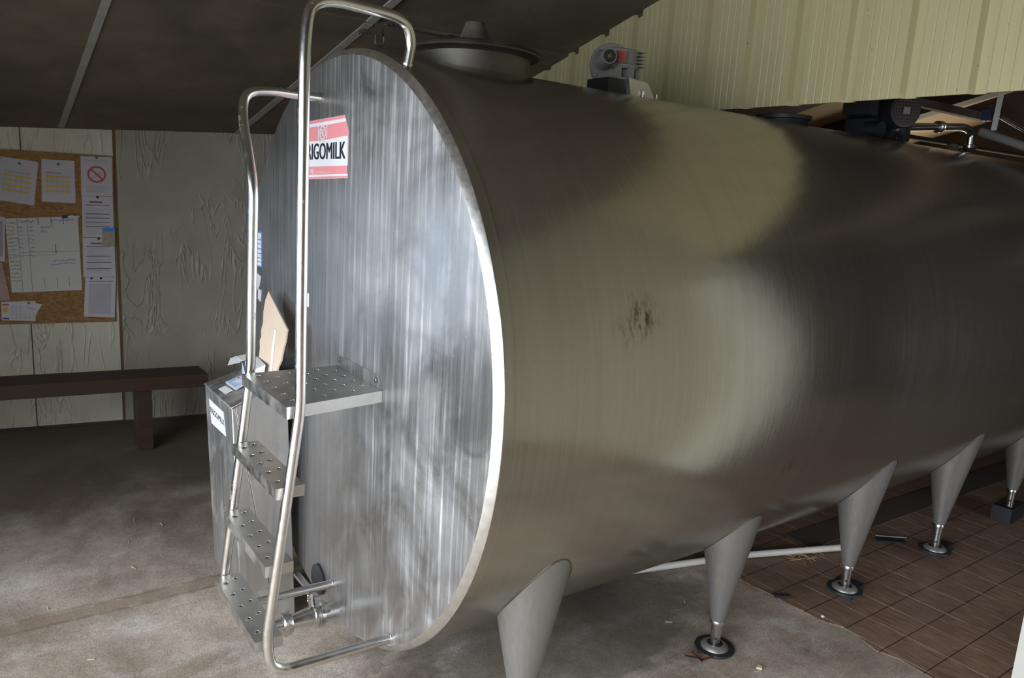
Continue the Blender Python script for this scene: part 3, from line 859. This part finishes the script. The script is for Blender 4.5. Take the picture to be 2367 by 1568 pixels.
# things stuck on the sloping top
def ct(x, y):   # point on the top panel
    t = (x + .266) / .216; z0 = .929; z1 = 1.030 + (y - YR) / (YL - YR) * (.993 - 1.030)
    return Vector((x, y, z0 + (z1 - z0) * t))
tn = Vector((-.40, -.03, .9)).normalized()
mb = MB(); mb.prism([ct(-.245, .556), ct(-.218, .556), ct(-.215, .466), ct(-.242, .462)], tn, .001); mb.build('white_label', M['white'], cab, 0)
card = Sheet(ct(-.208, .583) + tn * .0006, ct(-.140, .581) + tn * .0006, ct(-.147, .466) + tn * .0006, ct(-.207, .452) + tn * .0006, tn, .006)
card.quad(.04, .04, .55, .96, 1)
for k in range(4):
    card.quad(.62, .08 + .2 * k, .74, .2 + .2 * k, [2, 3, 1, 4][k]); card.quad(.78, .08 + .2 * k, .95, .18 + .2 * k, [4, 1, 2, 3][k])
for k in range(4): card.scribble(.1, .5, .2 + .18 * k, .04, 3, .002)
tag(card.mb.build('instruction_card', [M['white'], M['lightblue'], M['red'], M['blue'], M['pink']], None, 0), 'pale blue printed card lying on the sloping cabinet top', 'card')

# cardboard leaning on the tank, small carton
def lean(y, z): return Vector((-.098 + (z - .985) * .16, y, z))
cbp = [(.548, 1.005), (.560, 1.09), (.577, 1.115), (.566, 1.135), (.580, 1.16), (.570, 1.19), (.586, 1.23), (.586, 1.278), (.566, 1.316), (.300, 1.212), (.296, 1.17), (.306, 1.14), (.310, 1.09), (.330, 1.06), (.338, 1.022), (.40, 1.018)]
mb = MB(); mb.prism([lean(y, z) for (y, z) in cbp], (.98, 0, -.16), .006)
cb = mb.build('cardboard_sheet', M['card'], None, 0)
tag(cb, 'torn sheet of brown cardboard leaning against the tank end', 'cardboard')
mb = MB(); mb.prism([lean(.425, 1.19) - Vector((.001, 0, 0)), lean(.405, 1.19) - Vector((.001, 0, 0)), lean(.395, 1.12) - Vector((.001, 0, 0)), lean(.375, 1.02) - Vector((.001, 0, 0)), lean(.40, 1.02) - Vector((.001, 0, 0)), lean(.42, 1.12) - Vector((.001, 0, 0))], (-1, 0, .1), .0015); mb.build('white_tape', M['white'], cb, 0)
box_ = thing('paper_carton', 'small open blue and white carton behind the ladder platform', 'carton', (-.13, .5, .98))
mb = MB(); z0 = .972
A_ = [Vector((-.145, .575, z0)), Vector((-.165, .425, z0 - .004)), Vector((-.115, .415, z0 + .016)), Vector((-.10, .565, z0 + .016))]
mb.hexa(A_ + [q + Vector((.01, 0, .075 - .01)) for q in A_]); mb.build('carton_body', M['white'], box_, 20)
mb = MB(); s_ = [A_[0] + Vector((.0, 0, .062)), A_[1] + Vector((.002, .02, .012)), A_[1] + Vector((.002, .06, .008)), A_[0] + Vector((-.001, -.002, .02))]
mb.prism([q + Vector((-.002, 0, 0)) for q in s_], (-1, 0, 0), .0008); mb.build('blue_print', M['lightblue'], box_, 0)
mb = MB(); fl = [(-.15, .58, 1.035), (-.155, .63, 1.043), (-.165, .675, 1.025), (-.172, .69, .995)]
for a, b in zip(fl, fl[1:]): mb.hexa([Vector(a), Vector(b), Vector(b) + Vector((.05, 0, .008)), Vector(a) + Vector((.05, 0, .008)), Vector(a) + Vector((0, 0, .002)), Vector(b) + Vector((0, 0, .002)), Vector(b) + Vector((.05, 0, .010)), Vector(a) + Vector((.05, 0, .010))])
mb.build('flap', M['white'], box_, 40)

# ================================================================== GEAR MOTOR ON THE CROWN
gm = thing('agitator_motor', 'grey cast agitator gear motor bolted on the tank crown before the cladding', 'motor', (1.22, 0, 2.18))
GC = Vector((1.19, -.03, 2.29))
mb = MB()
mb.box((1.135, -.075, 2.168), (1.37, .085, 2.178))
mb.hexa([(1.225, -.075, 2.178), (1.365, -.075, 2.178), (1.365, .085, 2.178), (1.225, .085, 2.178), (1.205, -.075, 2.246), (1.315, -.075, 2.238), (1.315, .085, 2.238), (1.205, .085, 2.246)])
mb.build('bracket', M['tread'], gm, 20)
mb = MB(); mb.box((1.12, -.05, 2.176), (1.215, .08, 2.240)); mb.build('dark_base', M['black'], gm, 20)
# flange disc facing the camera side, gearbox body with fins behind
fx = Vector((-.45, -.89, 0)).normalized(); FC = Vector((1.192, .028, 2.297)); HC = Vector((1.134, .011, 2.311))
mb = MB(); mb.lathe([(0, .086), (.003, .088), (.014, .088), (.018, .084)], FC, fx, 56)
fo = mb.build('flange', M['cast'], gm, 35)
e1 = Vector((.89, -.45, 0))
for (a, b) in ((-.066, .048), (-.068, -.043), (.03, .075)):
    bb = MB(); bb.lathe([(.016, .0125), (.021, .0125), (.021, .009), (.029, .009)], FC + e1 * a + Vector((0, 0, b)), fx, 6); bb.build('bolt', M['cast'], fo, 20)
mb = MB(); mb.lathe([(.0, .040), (.012, .0365), (.03, .034), (.055, .032), (.100, .031), (.106, .029), (.106, .0255), (.103, .025)], HC, fx, 40, False)
hub = mb.build('shaft_hub', M['cast'], gm, 35)
mb = MB(); mb.lathe([(.060, .0255), (.1045, .0255)], HC, fx, 32); mb.build('shaft_cover', M['black'], hub, 20)
mb = MB(); cc = HC + fx * .1055; q1 = (e1 + Vector((0, 0, .35))).normalized(); mb.obox(cc, q1, fx.cross(q1), fx, .0072, .0068, .0015); mb.build('shaft_square', M['brass'], hub, 0)
mb = MB(); mb.lathe([(2.285, .075), (2.292, .082), (2.300, .082), (2.303, .076), (2.345, .074), (2.352, .079), (2.358, .079), (2.362, .07), (2.37, .03), (2.374, .0)], (1.235, .02, 0), (0, 0, 1), 40)
for k in range(5): mb.box((1.255, -.056, 2.298 + .014 * k), (1.306, .085, 2.303 + .014 * k))
mb.build('gearbox', M['cast'], gm, 35)
mb = MB()
for (dx, dy) in ((-.055, -.055), (.0, -.072), (.05, -.05), (.065, .0), (-.06, .05)):
    mb.obox((1.235 + dx, .02 + dy, 2.268), (1, 0, 0), (0, 1, 0), (0, 0, 1), .011, .010, .028)
mb.lathe([(2.238, .080), (2.241, .085), (2.248, .083), (2.252, .060)], (1.235, .02, 0), (0, 0, 1), 40)
mb.lathe([(2.246, .035), (2.292, .035)], (1.235, .02, 0), (0, 0, 1), 20)
mb.build('lantern', M['cast'], gm, 35)
nd = Vector((-.60, -.80, 0)).normalized(); ud = Vector((.80, -.60, 0)).normalized(); c = Vector((1.235, .02, 2.328)) + nd * .078
mb = MB(); mb.m = 0; mb.obox(c, ud, (0, 0, 1), nd, .018, .022, .012); mb.m = 1; mb.obox(c + nd * .0125, ud, (0, 0, 1), nd, .0155, .020, .0008)
mb.m = 0
for k in range(5): mb.obox(c + nd * .0135 + Vector((0, 0, .014 - .007 * k)), ud, (0, 0, 1), nd, .011, .0008, .0004)
mb.build('rating_plate', [M['cast'], M['red']], gm, 0)
for (x, y) in ((1.285, -.085), (1.395, -.05)):
    bb = MB(); bb.lathe([(2.172, .011), (2.186, .011), (2.186, .007), (2.203, .007), (2.206, .004)], (x, y, 0), (0, 0, 1), 12); bb.build('stud', M['rod'], gm, 30)

# ================================================================== NOTICE BOARD WALL
def onwall(pts, d): return [wp(x, z, d) for (x, z) in pts]
mb = MB(); mb.prism(onwall([(-1.55, 1.83), (-.192, 1.836), (-.217, .737), (-1.55, .731)], .001), WN, .012)
tag(mb.build('notice_board', M['osb'], None, 0), 'chipboard notice board on the pale panel wall', 'board')
D = .0132
def wsheet(c, d=D, th=.0012): return Sheet(*[wp(x, z, d) for (x, z) in c], WN, th)
def listing(c, name, label, red):
    s = wsheet(c)
    s.quad(.12, .30, .60 if red else .8, .315, 3 if red else 2)
    for k in range(4):
        v = .375 + .115 * k
        for j in range(5): s.quad(.12 + .15 * j, v - .05, .20 + .15 * j, v + .07, 5, .0003)
        s.quad(.12, v, .86, v + .034, 1, .0010)
    s.mb.m = 4; s.mb.lathe([(.001, .007), (.006, .008), (.008, .004)], s.at(.5, .10), WN, 10)
    tag(s.mb.build(name, [M['sleeve'], M['yellow'], M['greyprint'], M['signred'], M['green'], M['faintprint']], None, 0), label, 'notice', 'yellow-striped notices on the board')
listing([(-.804, 1.791), (-.609, 1.769), (-.645, 1.497), (-.845, 1.525)], 'notice', 'tilted sleeved notice with four yellow stripes, left of its twin', False)
listing([(-.592, 1.789), (-.413, 1.791), (-.417, 1.522), (-.602, 1.524)], 'notice', 'upright sleeved notice with four yellow stripes and a red heading', True)
# no smoking notice
s = wsheet([(-.378, 1.824), (-.200, 1.829), (-.205, 1.578), (-.383, 1.573)])
s.quad(.2, .10, .8, .115, 2); s.ring(.5, .45, .27, .19, .011, 1)
s.line([(.31, .32), (.69, .58)], .010, 1, .0009)
s.line([(.33, .52), (.66, .40), (.69, .43), (.36, .555), (.33, .52)], .004, 2)
for k in range(4): s.quad(.15, .74 + .05 * k, .85, .752 + .05 * k, 2)
s.mb.m = 3; s.mb.lathe([(.001, .007), (.006, .008), (.008, .004)], s.at(.5, .03), WN, 10)
tag(s.mb.build('no_smoking_notice', [M['sleeve'], M['signred'], M['greyprint'], M['green']], None, 0), 'sleeved notice with a red no smoking symbol', 'notice')
def form(c, label, rows, head, seed):
    s = wsheet(c); r = random.Random(seed)
    if head:
        s.quad(.24, .12, .66, .16, 1); s.quad(.10, .205, .88, .222, 1)
    for v in rows: s.quad(.10, v, .88, v + .018, 1)
    v = .27
    while v < .93:
        s.quad(.12, v, .12 + r.uniform(.2, .7), v + .008, 2); v += .035
    s.mb.m = 3; s.mb.lathe([(.001, .006), (.005, .007), (.007, .003)], s.at(.5, .02), WN, 10)
    tag(s.mb.build('form_sheet', [M['sleeve'], M['purple'], M['greyprint'], M['black']], None, 0), label, 'notice')
form([(-.381, 1.571), (-.205, 1.574), (-.206, 1.308), (-.387, 1.305)], 'sleeved printed form just below the no smoking notice', [.42, .52, .62, .73], True, 1)
form([(-.387, 1.299), (-.205, 1.304), (-.204, 1.045), (-.393, 1.042)], 'sleeved printed form third from the top beside the pin bag', [.46, .62, .78], True, 2)
s = wsheet([(-.382, 1.040), (-.204, 1.042), (-.220, .766), (-.401, .776)]); s.quad(.12, .10, .92, .115, 1)
v = .17
while v < .92: s.quad(.13, v, .86, v + .013, 2); v += .028
for u in (.2, .5):
    s.mb.m = 3; s.mb.lathe([(.001, .006), (.005, .007), (.007, .003)], s.at(u, .03), WN, 10)
tag(s.mb.build('form_sheet', [M['sleeve'], M['purple'], M['greyprint'], M['black']], None, 0), 'densely printed sleeved form, lowest in the right column', 'notice')
# hand written chart
s = wsheet([(-.803, 1.409), (-.409, 1.439), (-.404, .955), (-.792, .940)]); r = random.Random(11)
for k in range(16):
    s.scribble(.01, .14 + r.uniform(-.02, .02), .06 + .052 * k, .013, 1, .0022, r)
for k in range(8):
    s.scribble(.16, .22, .12 + .055 * k, .016, 2, .0022, r); s.scribble(.30, .38, .12 + .055 * k, .016, 2, .0022, r)
s.scribble(.16, .40, .05, .018, 1, .0025, r); s.scribble(.60, .95, .045, .016, 1, .0025, r)
s.scribble(.47, .66, .13, .02, 2, .0025, r); s.scribble(.47, .58, .19, .02, 2, .0025, r)
s.scribble(.60, .93, .585, .015, 2, .0025, r); s.scribble(.56, .93, .63, .015, 2, .0025, r)
for u in (.155, .29): s.line([(u, .0), (u, .99)], .0018, 1)
for u in (.44, .62, .79): s.line([(u, .0), (u, .1)], .003, 1); s.line([(u + .03, .82), (u + .03, .95)], .002, 1)
s.line([(.155, .46), (.98, .465)], .0018, 1); s.line([(.66, .36), (.66, .49)], .004, 1); s.line([(.0, .5), (.66, .505)], .0012, 1)
tag(s.mb.build('handwritten_chart', [M['whiteboard'], M['ink'], M['penblue']], None, 0), 'large white sheet of handwritten columns on the notice board', 'chart')
pen = thing('marker_pen', 'white marker pen with blue cap clipped above the handwritten chart', 'pen', wp(-.45, 1.436, .02))
a, b = wp(-.497, 1.432, .024), wp(-.395, 1.438, .024); d = (b - a).normalized()
mb = MB(); mb.lathe([(.0, .006), (.003, .009), (.034, .009), (.035, .007)], a, d, 14); mb.build('cap', M['penblue'], pen, 40)
mb = MB(); mb.lathe([(.034, .008), (.096, .008), (.1, .006)], a, d, 14); mb.build('barrel', M['white'], pen, 40)
mb = MB(); mb.lathe([(-.010, .003), (.0, .006), (.010, .004)], wp(-.44, 1.445, .016), WN, 10); mb.build('clip', M['rod'], pen, 40)
# left margin of the board
s = wsheet([(-1.03, 1.44), (-.803, 1.418), (-.818, 1.140), (-1.03, 1.14)]); s.quad(.8, .1, .95, .9, 1); tag(s.mb.build('sleeved_sheet', [M['sleeve'], M['greyprint']], None, 0), 'sleeved sheet cut off at the left edge beside the chart', 'notice')
s = wsheet([(-1.03, 1.135), (-.832, 1.136), (-.812, 1.03), (-.800, .892), (-1.03, .875)][0:1] + [(-.832, 1.136), (-.802, .892), (-1.03, .875)], D + .0015, .003)
tag(s.mb.build('plastic_bag', M['pinkplastic'], None, 0), 'crumpled pinkish plastic bag below the cut-off sheet', 'bag')
s = wsheet([(-.852, .880), (-.668, .884), (-.673, .752), (-.856, .762)])
for k in range(5): s.quad(.3 + .13 * k, .2, .31 + .13 * k, .95, 1); 
for k in range(5): s.quad(.28, .25 + .14 * k, .96, .262 + .14 * k, 1)
s.quad(.03, .12, .22, .2, 2); s.quad(.03, .86, .22, .95, 3); s.quad(.04, .3, .18, .55, 4)
tag(s.mb.build('table_card', [M['paper'], M['greyprint'], M['signred'], M['penblue'], M['yellow']], None, 0), 'white card printed with a small table, low on the board', 'card')
s = wsheet([(-.735, .887), (-.632, .862), (-.676, .780), (-.745, .818)], D + .0016); s.mb.m = 1; s.mb.lathe([(.001, .006), (.006, .007), (.008, .003)], s.at(.3, .1), WN, 10); s.scribble(.2, .8, .5, .05, 2)
tag(s.mb.build('note_card', [M['paper'], M['green'], M['greyprint']], None, 0), 'small tilted note pinned over the table card', 'card')
bag = thing('pin_bag', 'tiny clear bag of pins hanging beside the form column', 'bag', wp(-.24, 1.25, .02))
mb = MB(); mb.prism(onwall([(-.272, 1.369), (-.198, 1.371), (-.198, 1.345), (-.272, 1.343)], .0165), WN, .003); mb.build('header', M['blue'], bag, 0)
mb = MB(); mb.prism(onwall([(-.272, 1.345), (-.200, 1.345), (-.204, 1.245), (-.277, 1.257)], .0165), WN, .006); mb.build('pouch', plain('clear_pouch', (.36, .33, .26), .15, .5, .5, 60), bag, 0)

# ================================================================== BENCH
bn = thing('wooden_bench', 'long dark wooden bench in front of the pale panel wall', 'bench', (-.16, 2.67, .022))
mb = MB(); x0, x1 = -3.2, .207
def bz(x, t): return (.491 if t else .409) - (x - .207) * .027
mb.hexa([(x0, 2.55, bz(x0, 0)), (x1, 2.55, bz(x1, 0)), (x1, 2.80, bz(x1, 0)), (x0, 2.80, bz(x0, 0)), (x0, 2.55, bz(x0, 1)), (x1, 2.55, bz(x1, 1)), (x1, 2.80, bz(x1, 1)), (x0, 2.80, bz(x0, 1))])
mb.build('plank', M['bench'], bn, 20)
for x in (-.162, -2.7):
    mb = MB(); mb.box((x - .038, 2.58, .022), (x + .038, 2.78, bz(x, 0) + .002)); mb.build('leg', M['bench'], bn, 20)

# ================================================================== BACK ROOM
pm = thing('pump_motor', 'dark electric motor with square fan grille on the tank crown', 'motor', (3.35, 0, 2.18))
ax = Vector((-.5, -.86, .02)).normalized(); oc = Vector((3.335, -.017, 2.337))
mb = MB(); mb.lathe([(-.26, .068), (-.25, .080), (.02, .084), (.022, .090), (.10, .092), (.118, .088), (.12, .078)], oc, ax, 40)
for k in range(16):
    a = 2 * PI * k / 16; u_ = Vector((math.cos(a), 0, math.sin(a))); mb.obox(oc - ax * .11 + u_ * .087, ax, ax.cross(u_), u_, .12, .0025, .006)
mb.build('housing', M['darkmotor'], pm, 35)
mb = MB(); e2 = ax.cross(Vector((0, 0, 1))).normalized(); e3 = Vector((0, 0, 1))
for k in range(-4, 5):
    h = math.sqrt(max(0, (.077) ** 2 - (k * .0175) ** 2))
    mb.obox(oc + ax * .122 + e2 * k * .0175, e3, e2, ax, h, .002, .002); mb.obox(oc + ax * .122 + e3 * k * .0175, e2, e3, ax, h, .002, .002)
mb.build('fan_grille', M['beam'], pm, 0)
mb = MB(); mb.obox(oc + ax * .125, e2, e3, ax, .019, .019, .004); mb.build('grille_plate', M['cast'], pm, 0)
mb = MB(); mb.box((3.11, -.0, 2.31), (3.21, .16, 2.40)); mb.build('terminal_box', M['darkmotor'], pm, 20)
mb = MB(); mb.box((3.22, .02, 2.17), (3.30, .2, 2.30)); mb.lathe([(0, .045), (.09, .045)], (3.20, .05, 2.235), (0, -1, 0), 24)
mb.box((3.36, -.01, 2.175), (3.46, .14, 2.26)); mb.box((3.455, -.05, 2.19), (3.49, .02, 2.33)); mb.build('pump_base', M['darkmotor'], pm, 20)
mb = MB(); n_ = 24; mb.tube([(3.42 + .035 * math.cos(2 * PI * k / n_), -.03, 2.205 + .02 * math.sin(2 * PI * k / n_)) for k in range(n_ + 1)], .006, 8, False); mb.build('lifting_ring', M['darkmotor'], pm, 60)
# steel milk line with elbow
ml = thing('milk_pipe', 'bright steel pipe elbow running from the dark motor into the tank', 'pipe', (4.33, 0, 2.18))
path = fillet([(3.42, 0, 2.262), (3.92, 0, 2.318), (4.16, 0, 2.340), (4.325, 0, 2.335), (4.345, 0, 2.232)], [.05, .05, .09, .09], 10)
mb = MB(); mb.tube(fillet([(3.42, 0, 2.268), (3.92, 0, 2.319), (4.335, 0, 2.356), (4.347, 0, 2.225)], [.05, .17], 12), .0235, 20); mb.build('tube', M['fit'], ml, 60)
mb = MB(); mb.lathe([(-.030, .025), (-.026, .036), (-.006, .036), (-.004, .031), (.004, .031), (.006, .036), (.020, .034), (.026, .023)], (3.918, 0, 2.319), Vector((.99, 0, .1)), 28); mb.build('union', M['fit'], ml, 30)
mb = MB(); mb.lathe([(2.17, .026), (2.19, .028), (2.20, .026), (2.215, .034), (2.225, .042), (2.243, .042), (2.247, .030), (2.25, .022)], (4.347, 0, 0), (0, 0, 1), 28); mb.build('lower_union', M['fit'], ml, 30)
mb = MB(); mb.lathe([(2.17, .046), (2.19, .045), (2.222, .036), (2.232, .030), (2.236, .0)], (4.12, 0, 0), (0, 0, 1), 28)
tag(mb.build('vent_cap', M['cap'], None, 35), 'small dull conical cap on the tank beside the pipe elbow', 'cap')
# overhead services
def pipe(name, pts, r, m, label, cat='pipe', group=None):
    mb = MB(); mb.tube(pts, r, 14); return tag(mb.build(name, m, None, 60), label, cat, group)
p1 = [(4.40, -.095, 2.445), (4.40, -.235, 2.363), (4.40, -.54, 2.188), (4.40, -1.35, 1.72)]
pipe('conduit_pipe', p1, .012, M['fit'], 'thin grey conduit sloping down from the small junction box')
p2 = [(4.3, -.075, 2.325), (4.3, -.35, 2.225), (4.3, -1.3, 1.88)]
mb = MB(); mb.tube(p2, .027, 18, False); mb.tube([Vector(q) for q in p2], .022, 18, False); mb.m = 1; mb.lathe([(.03, .0225), (.032, .0225)], p2[0], Vector(p2[1]) - Vector(p2[0]), 18)
tag(mb.build('milk_hose', [M['cast'], M['black']], None, 60), 'thick open-ended grey pipe sloping down past the conduit', 'pipe')
jb = thing('junction_box', 'small dark junction box at the end of the thin conduit', 'box', (4.40, -.05, 2.40))
mb = MB(); mb.box((4.37, -.075, 2.400), (4.43, -.03, 2.470)); mb.build('case', M['bluepaint'], jb, 20)
mb = MB(); mb.tube(fillet([(4.40, -.052, 2.470), (4.40, -.07, 2.512), (4.40, -.13, 2.505), (4.40, -.15, 2.415)], .04, 8), .004, 8)
mb.tube(fillet([(4.40, -.05, 2.402), (4.40, -.052, 2.32), (4.40, -.09, 2.26)], .04, 8), .004, 8); mb.build('cable', M['darkmotor'], jb, 60)
mb = MB(); mb.obox((4.3, -.155, 2.50), (0, .03, -.97), (1, 0, 0), (0, 1, 0), .17, .012, .012)
tag(mb.build('hanger_strap', M['pvc'], None, 20), 'pale vertical strap hanging beneath the cladding edge', 'strap')
pipe('vacuum_line', [(4.3, .62, 2.30), (4.38, .62, 2.345), (7.15, .62, 2.37)], .018, M['darkwall'], 'upper of two thin dark pipes running behind the tank', 'pipe', 'dark pipes behind the tank')
pipe('vacuum_line', [(4.2, .58, 2.25), (7.15, .58, 2.29)], .018, M['beam'], 'lower of two thin dark pipes running behind the tank', 'pipe', 'dark pipes behind the tank')
# roof beam of the back room
mb = MB()
a, b = Vector((4.6, 1.05, 2.62)), Vector((4.3, .08, 2.47)); a2, b2 = Vector((3.9, .60, 2.58)), Vector((4.75, .14, 2.462))
d = (b2 - a2).normalized(); mb.obox((a2 + b2) / 2 + Vector((0, 0, .01)), d, (0, 1, 0) if False else Vector((0, 0, 1)).cross(d), Vector((0, 0, 1)), (b2 - a2).length / 2, .03, .026)
tag(mb.build('roof_rail', M['beam'], None, 20), 'dark channel rail under the back roof behind the motor', 'rail')
mb = MB()
for (y0, y1, x) in ((-4.0, 3.9, 5.35),):
    p = [(x, y0, ceil_z(x, y0) - .17), (x + .14, y0, ceil_z(x, y0) - .17), (x + .14, y1, ceil_z(x, y1) - .17), (x, y1, ceil_z(x, y1) - .17)]
    mb.hexa(p + [(a, b, c + .17) for (a, b, c) in p])
tag(mb.build('roof_beam', M['beam'], None, 20), 'dark timber rafter crossing under the pale back roof', 'beam')

mb = MB(); mb.prism([(5.0, .439, 2.554), (5.0, -.90, 2.95), (5.0, -.90, 2.05), (5.0, -.088, 2.344)], (1, 0, 0), .03)
tag(mb.build('roof_boarding', M['beam'], None, 20), 'dark triangular boarding below the back roof at the far right', 'board')
# floor of the back room
mb = MB(); mb.prism([(2.55, -.375, .004), (7.15, -.465, .004), (7.15, -.268, .004), (2.55, -.20, .004)], (0, 0, 1), .005)
tag(mb.build('drain_cover', M['darkwall'], None, 20), 'long dark drain cover in the tiles beneath the tank', 'drain')
def block(x, y, hx, hy, rot, z1, label):
    mb = MB(); c_, s_ = math.cos(rot), math.sin(rot)
    mb.obox((x, y, (.004 + z1) / 2), (c_, s_, 0), (-s_, c_, 0), (0, 0, 1), hx, hy, (z1 - .004) / 2)
    o = mb.build('support_block', M['navy'], None, 20); return tag(o, label, 'block', 'blocks under the tank feet')
block(2.272, -.722, .070, .056, .13, .047, 'black block under the third tank foot from the front')
block(3.14, -.735, .086, .046, .08, .047, 'black block under the fourth tank foot from the front')
block(4.02, -.722, .108, .052, .06, .10, 'tall dark block without a disc under the farthest tank foot')
pipe('floor_pipe', [(1.45, -.085, .020), (2.12, -.268, .024), (2.64, -.468, .028)], .017, M['pvc'], 'white plastic pipe lying on the floor beneath the tank')
# white door post at the right edge
mb = MB(); mb.box((1.955, -1.60, 0), (2.11, -1.536, 2.21)); mb.box((1.925, -1.86, .03), (1.967, -1.60, 2.06))
struct('door_1', mb, M['postwhite'])

# ================================================================== LITTER
lf = MB(); cx, cy = 1.235, -.735
outl = [(-.060, .012), (-.030, .018), (-.022, .034), (-.006, .018), (.012, .022), (.022, .010), (.050, .004), (.028, -.010), (.010, -.012), (-.006, -.026), (-.016, -.010), (-.040, -.006)]
top = [(cx + a * .9 + b * .5, cy - a * .6 + b * .9, .010 + .012 * abs(math.sin(a * 60))) for (a, b) in outl]
lf.add([(cx, cy, .006)] + top, [(0, i + 1, (i + 1) % len(top) + 1) for i in range(len(top))])
lf.add([(cx, cy, .0045)] + [(x, y, z - .0015) for (x, y, z) in top], [(0, (i + 1) % len(top) + 1, i + 1) for i in range(len(top))])
tag(lf.build('dead_leaf', M['leaf'], None, 0, False), 'curled dead brown leaf on the concrete by the second foot', 'leaf')
st = MB(); r = random.Random(5)
def straw(x, y, L, z=.004):
    a = r.uniform(0, PI); d = Vector((math.cos(a), math.sin(a), r.uniform(-.05, .05))) * L / 2
    st.tube([Vector((x, y, z + .002)) - d, Vector((x, y, z + .004)) + d], .0016, 5)
for _ in range(26): straw(2.42 + r.uniform(-.09, .09), -.42 + r.uniform(-.05, .05), r.uniform(.04, .1), .006 + r.uniform(0, .012))
tag(st.build('straw', M['straw'], None, 0), 'small tuft of loose straw on the tiles behind the third leg', 'straw', None, 'stuff')
st = MB()
for _ in range(46):
    x = r.uniform(-1.2, 1.85); y = r.uniform(-1.6, 1.6)
    if math.hypot(x + .2, y - .2) < .3: continue
    straw(x, y, r.uniform(.012, .035), .022 if y > .78 else .001)
tag(st.build('chaff', M['chip'], None, 0), 'scattered pale chaff and straw bits over the concrete', 'chaff', None, 'stuff')
mb = MB(); mb.prism([(1.385, -.885, .001), (1.405, -.878, .001), (1.412, -.892, .001), (1.396, -.902, .001)], (0, 0, 1), .008)
tag(mb.build('corn_flake', M['chip'], None, 0), 'pale maize fragment on the concrete near the dead leaf', 'debris')
mb = MB(); mb.lathe([(0, .006), (.004, .009), (.009, .006), (.01, 0)], (1.965, -.80, .003), (0, 0, 1), 10)
tag(mb.build('pebble', M['pvc'], None, 40), 'small pale pebble at the edge of the tiles', 'pebble')
mb = MB(); mb.obox((1.95, -.60, .010), (.75, -.5, 0), (.5, .75, 0), (0, 0, 1), .035, .010, .006)
tag(mb.build('rubber_scrap', M['navy'], None, 20), 'dark rubber scrap at the edge of the tiles', 'debris')
sc_ = thing('rubber_strip', 'flat dark scrap with a pale edge on the tiles before the fourth foot', 'debris', (3.1, -.53, .004))
mb = MB(); mb.obox((3.03, -.535, .008), (.75, -.6, 0), (.6, .75, 0), (0, 0, 1), .075, .022, .004); mb.build('sheet', M['navy'], sc_, 20)
mb = MB(); mb.obox((3.07, -.515, .013), (.75, -.6, 0), (.6, .75, 0), (0, 0, 1), .085, .003, .002); mb.build('edge', M['strip'], sc_, 20)
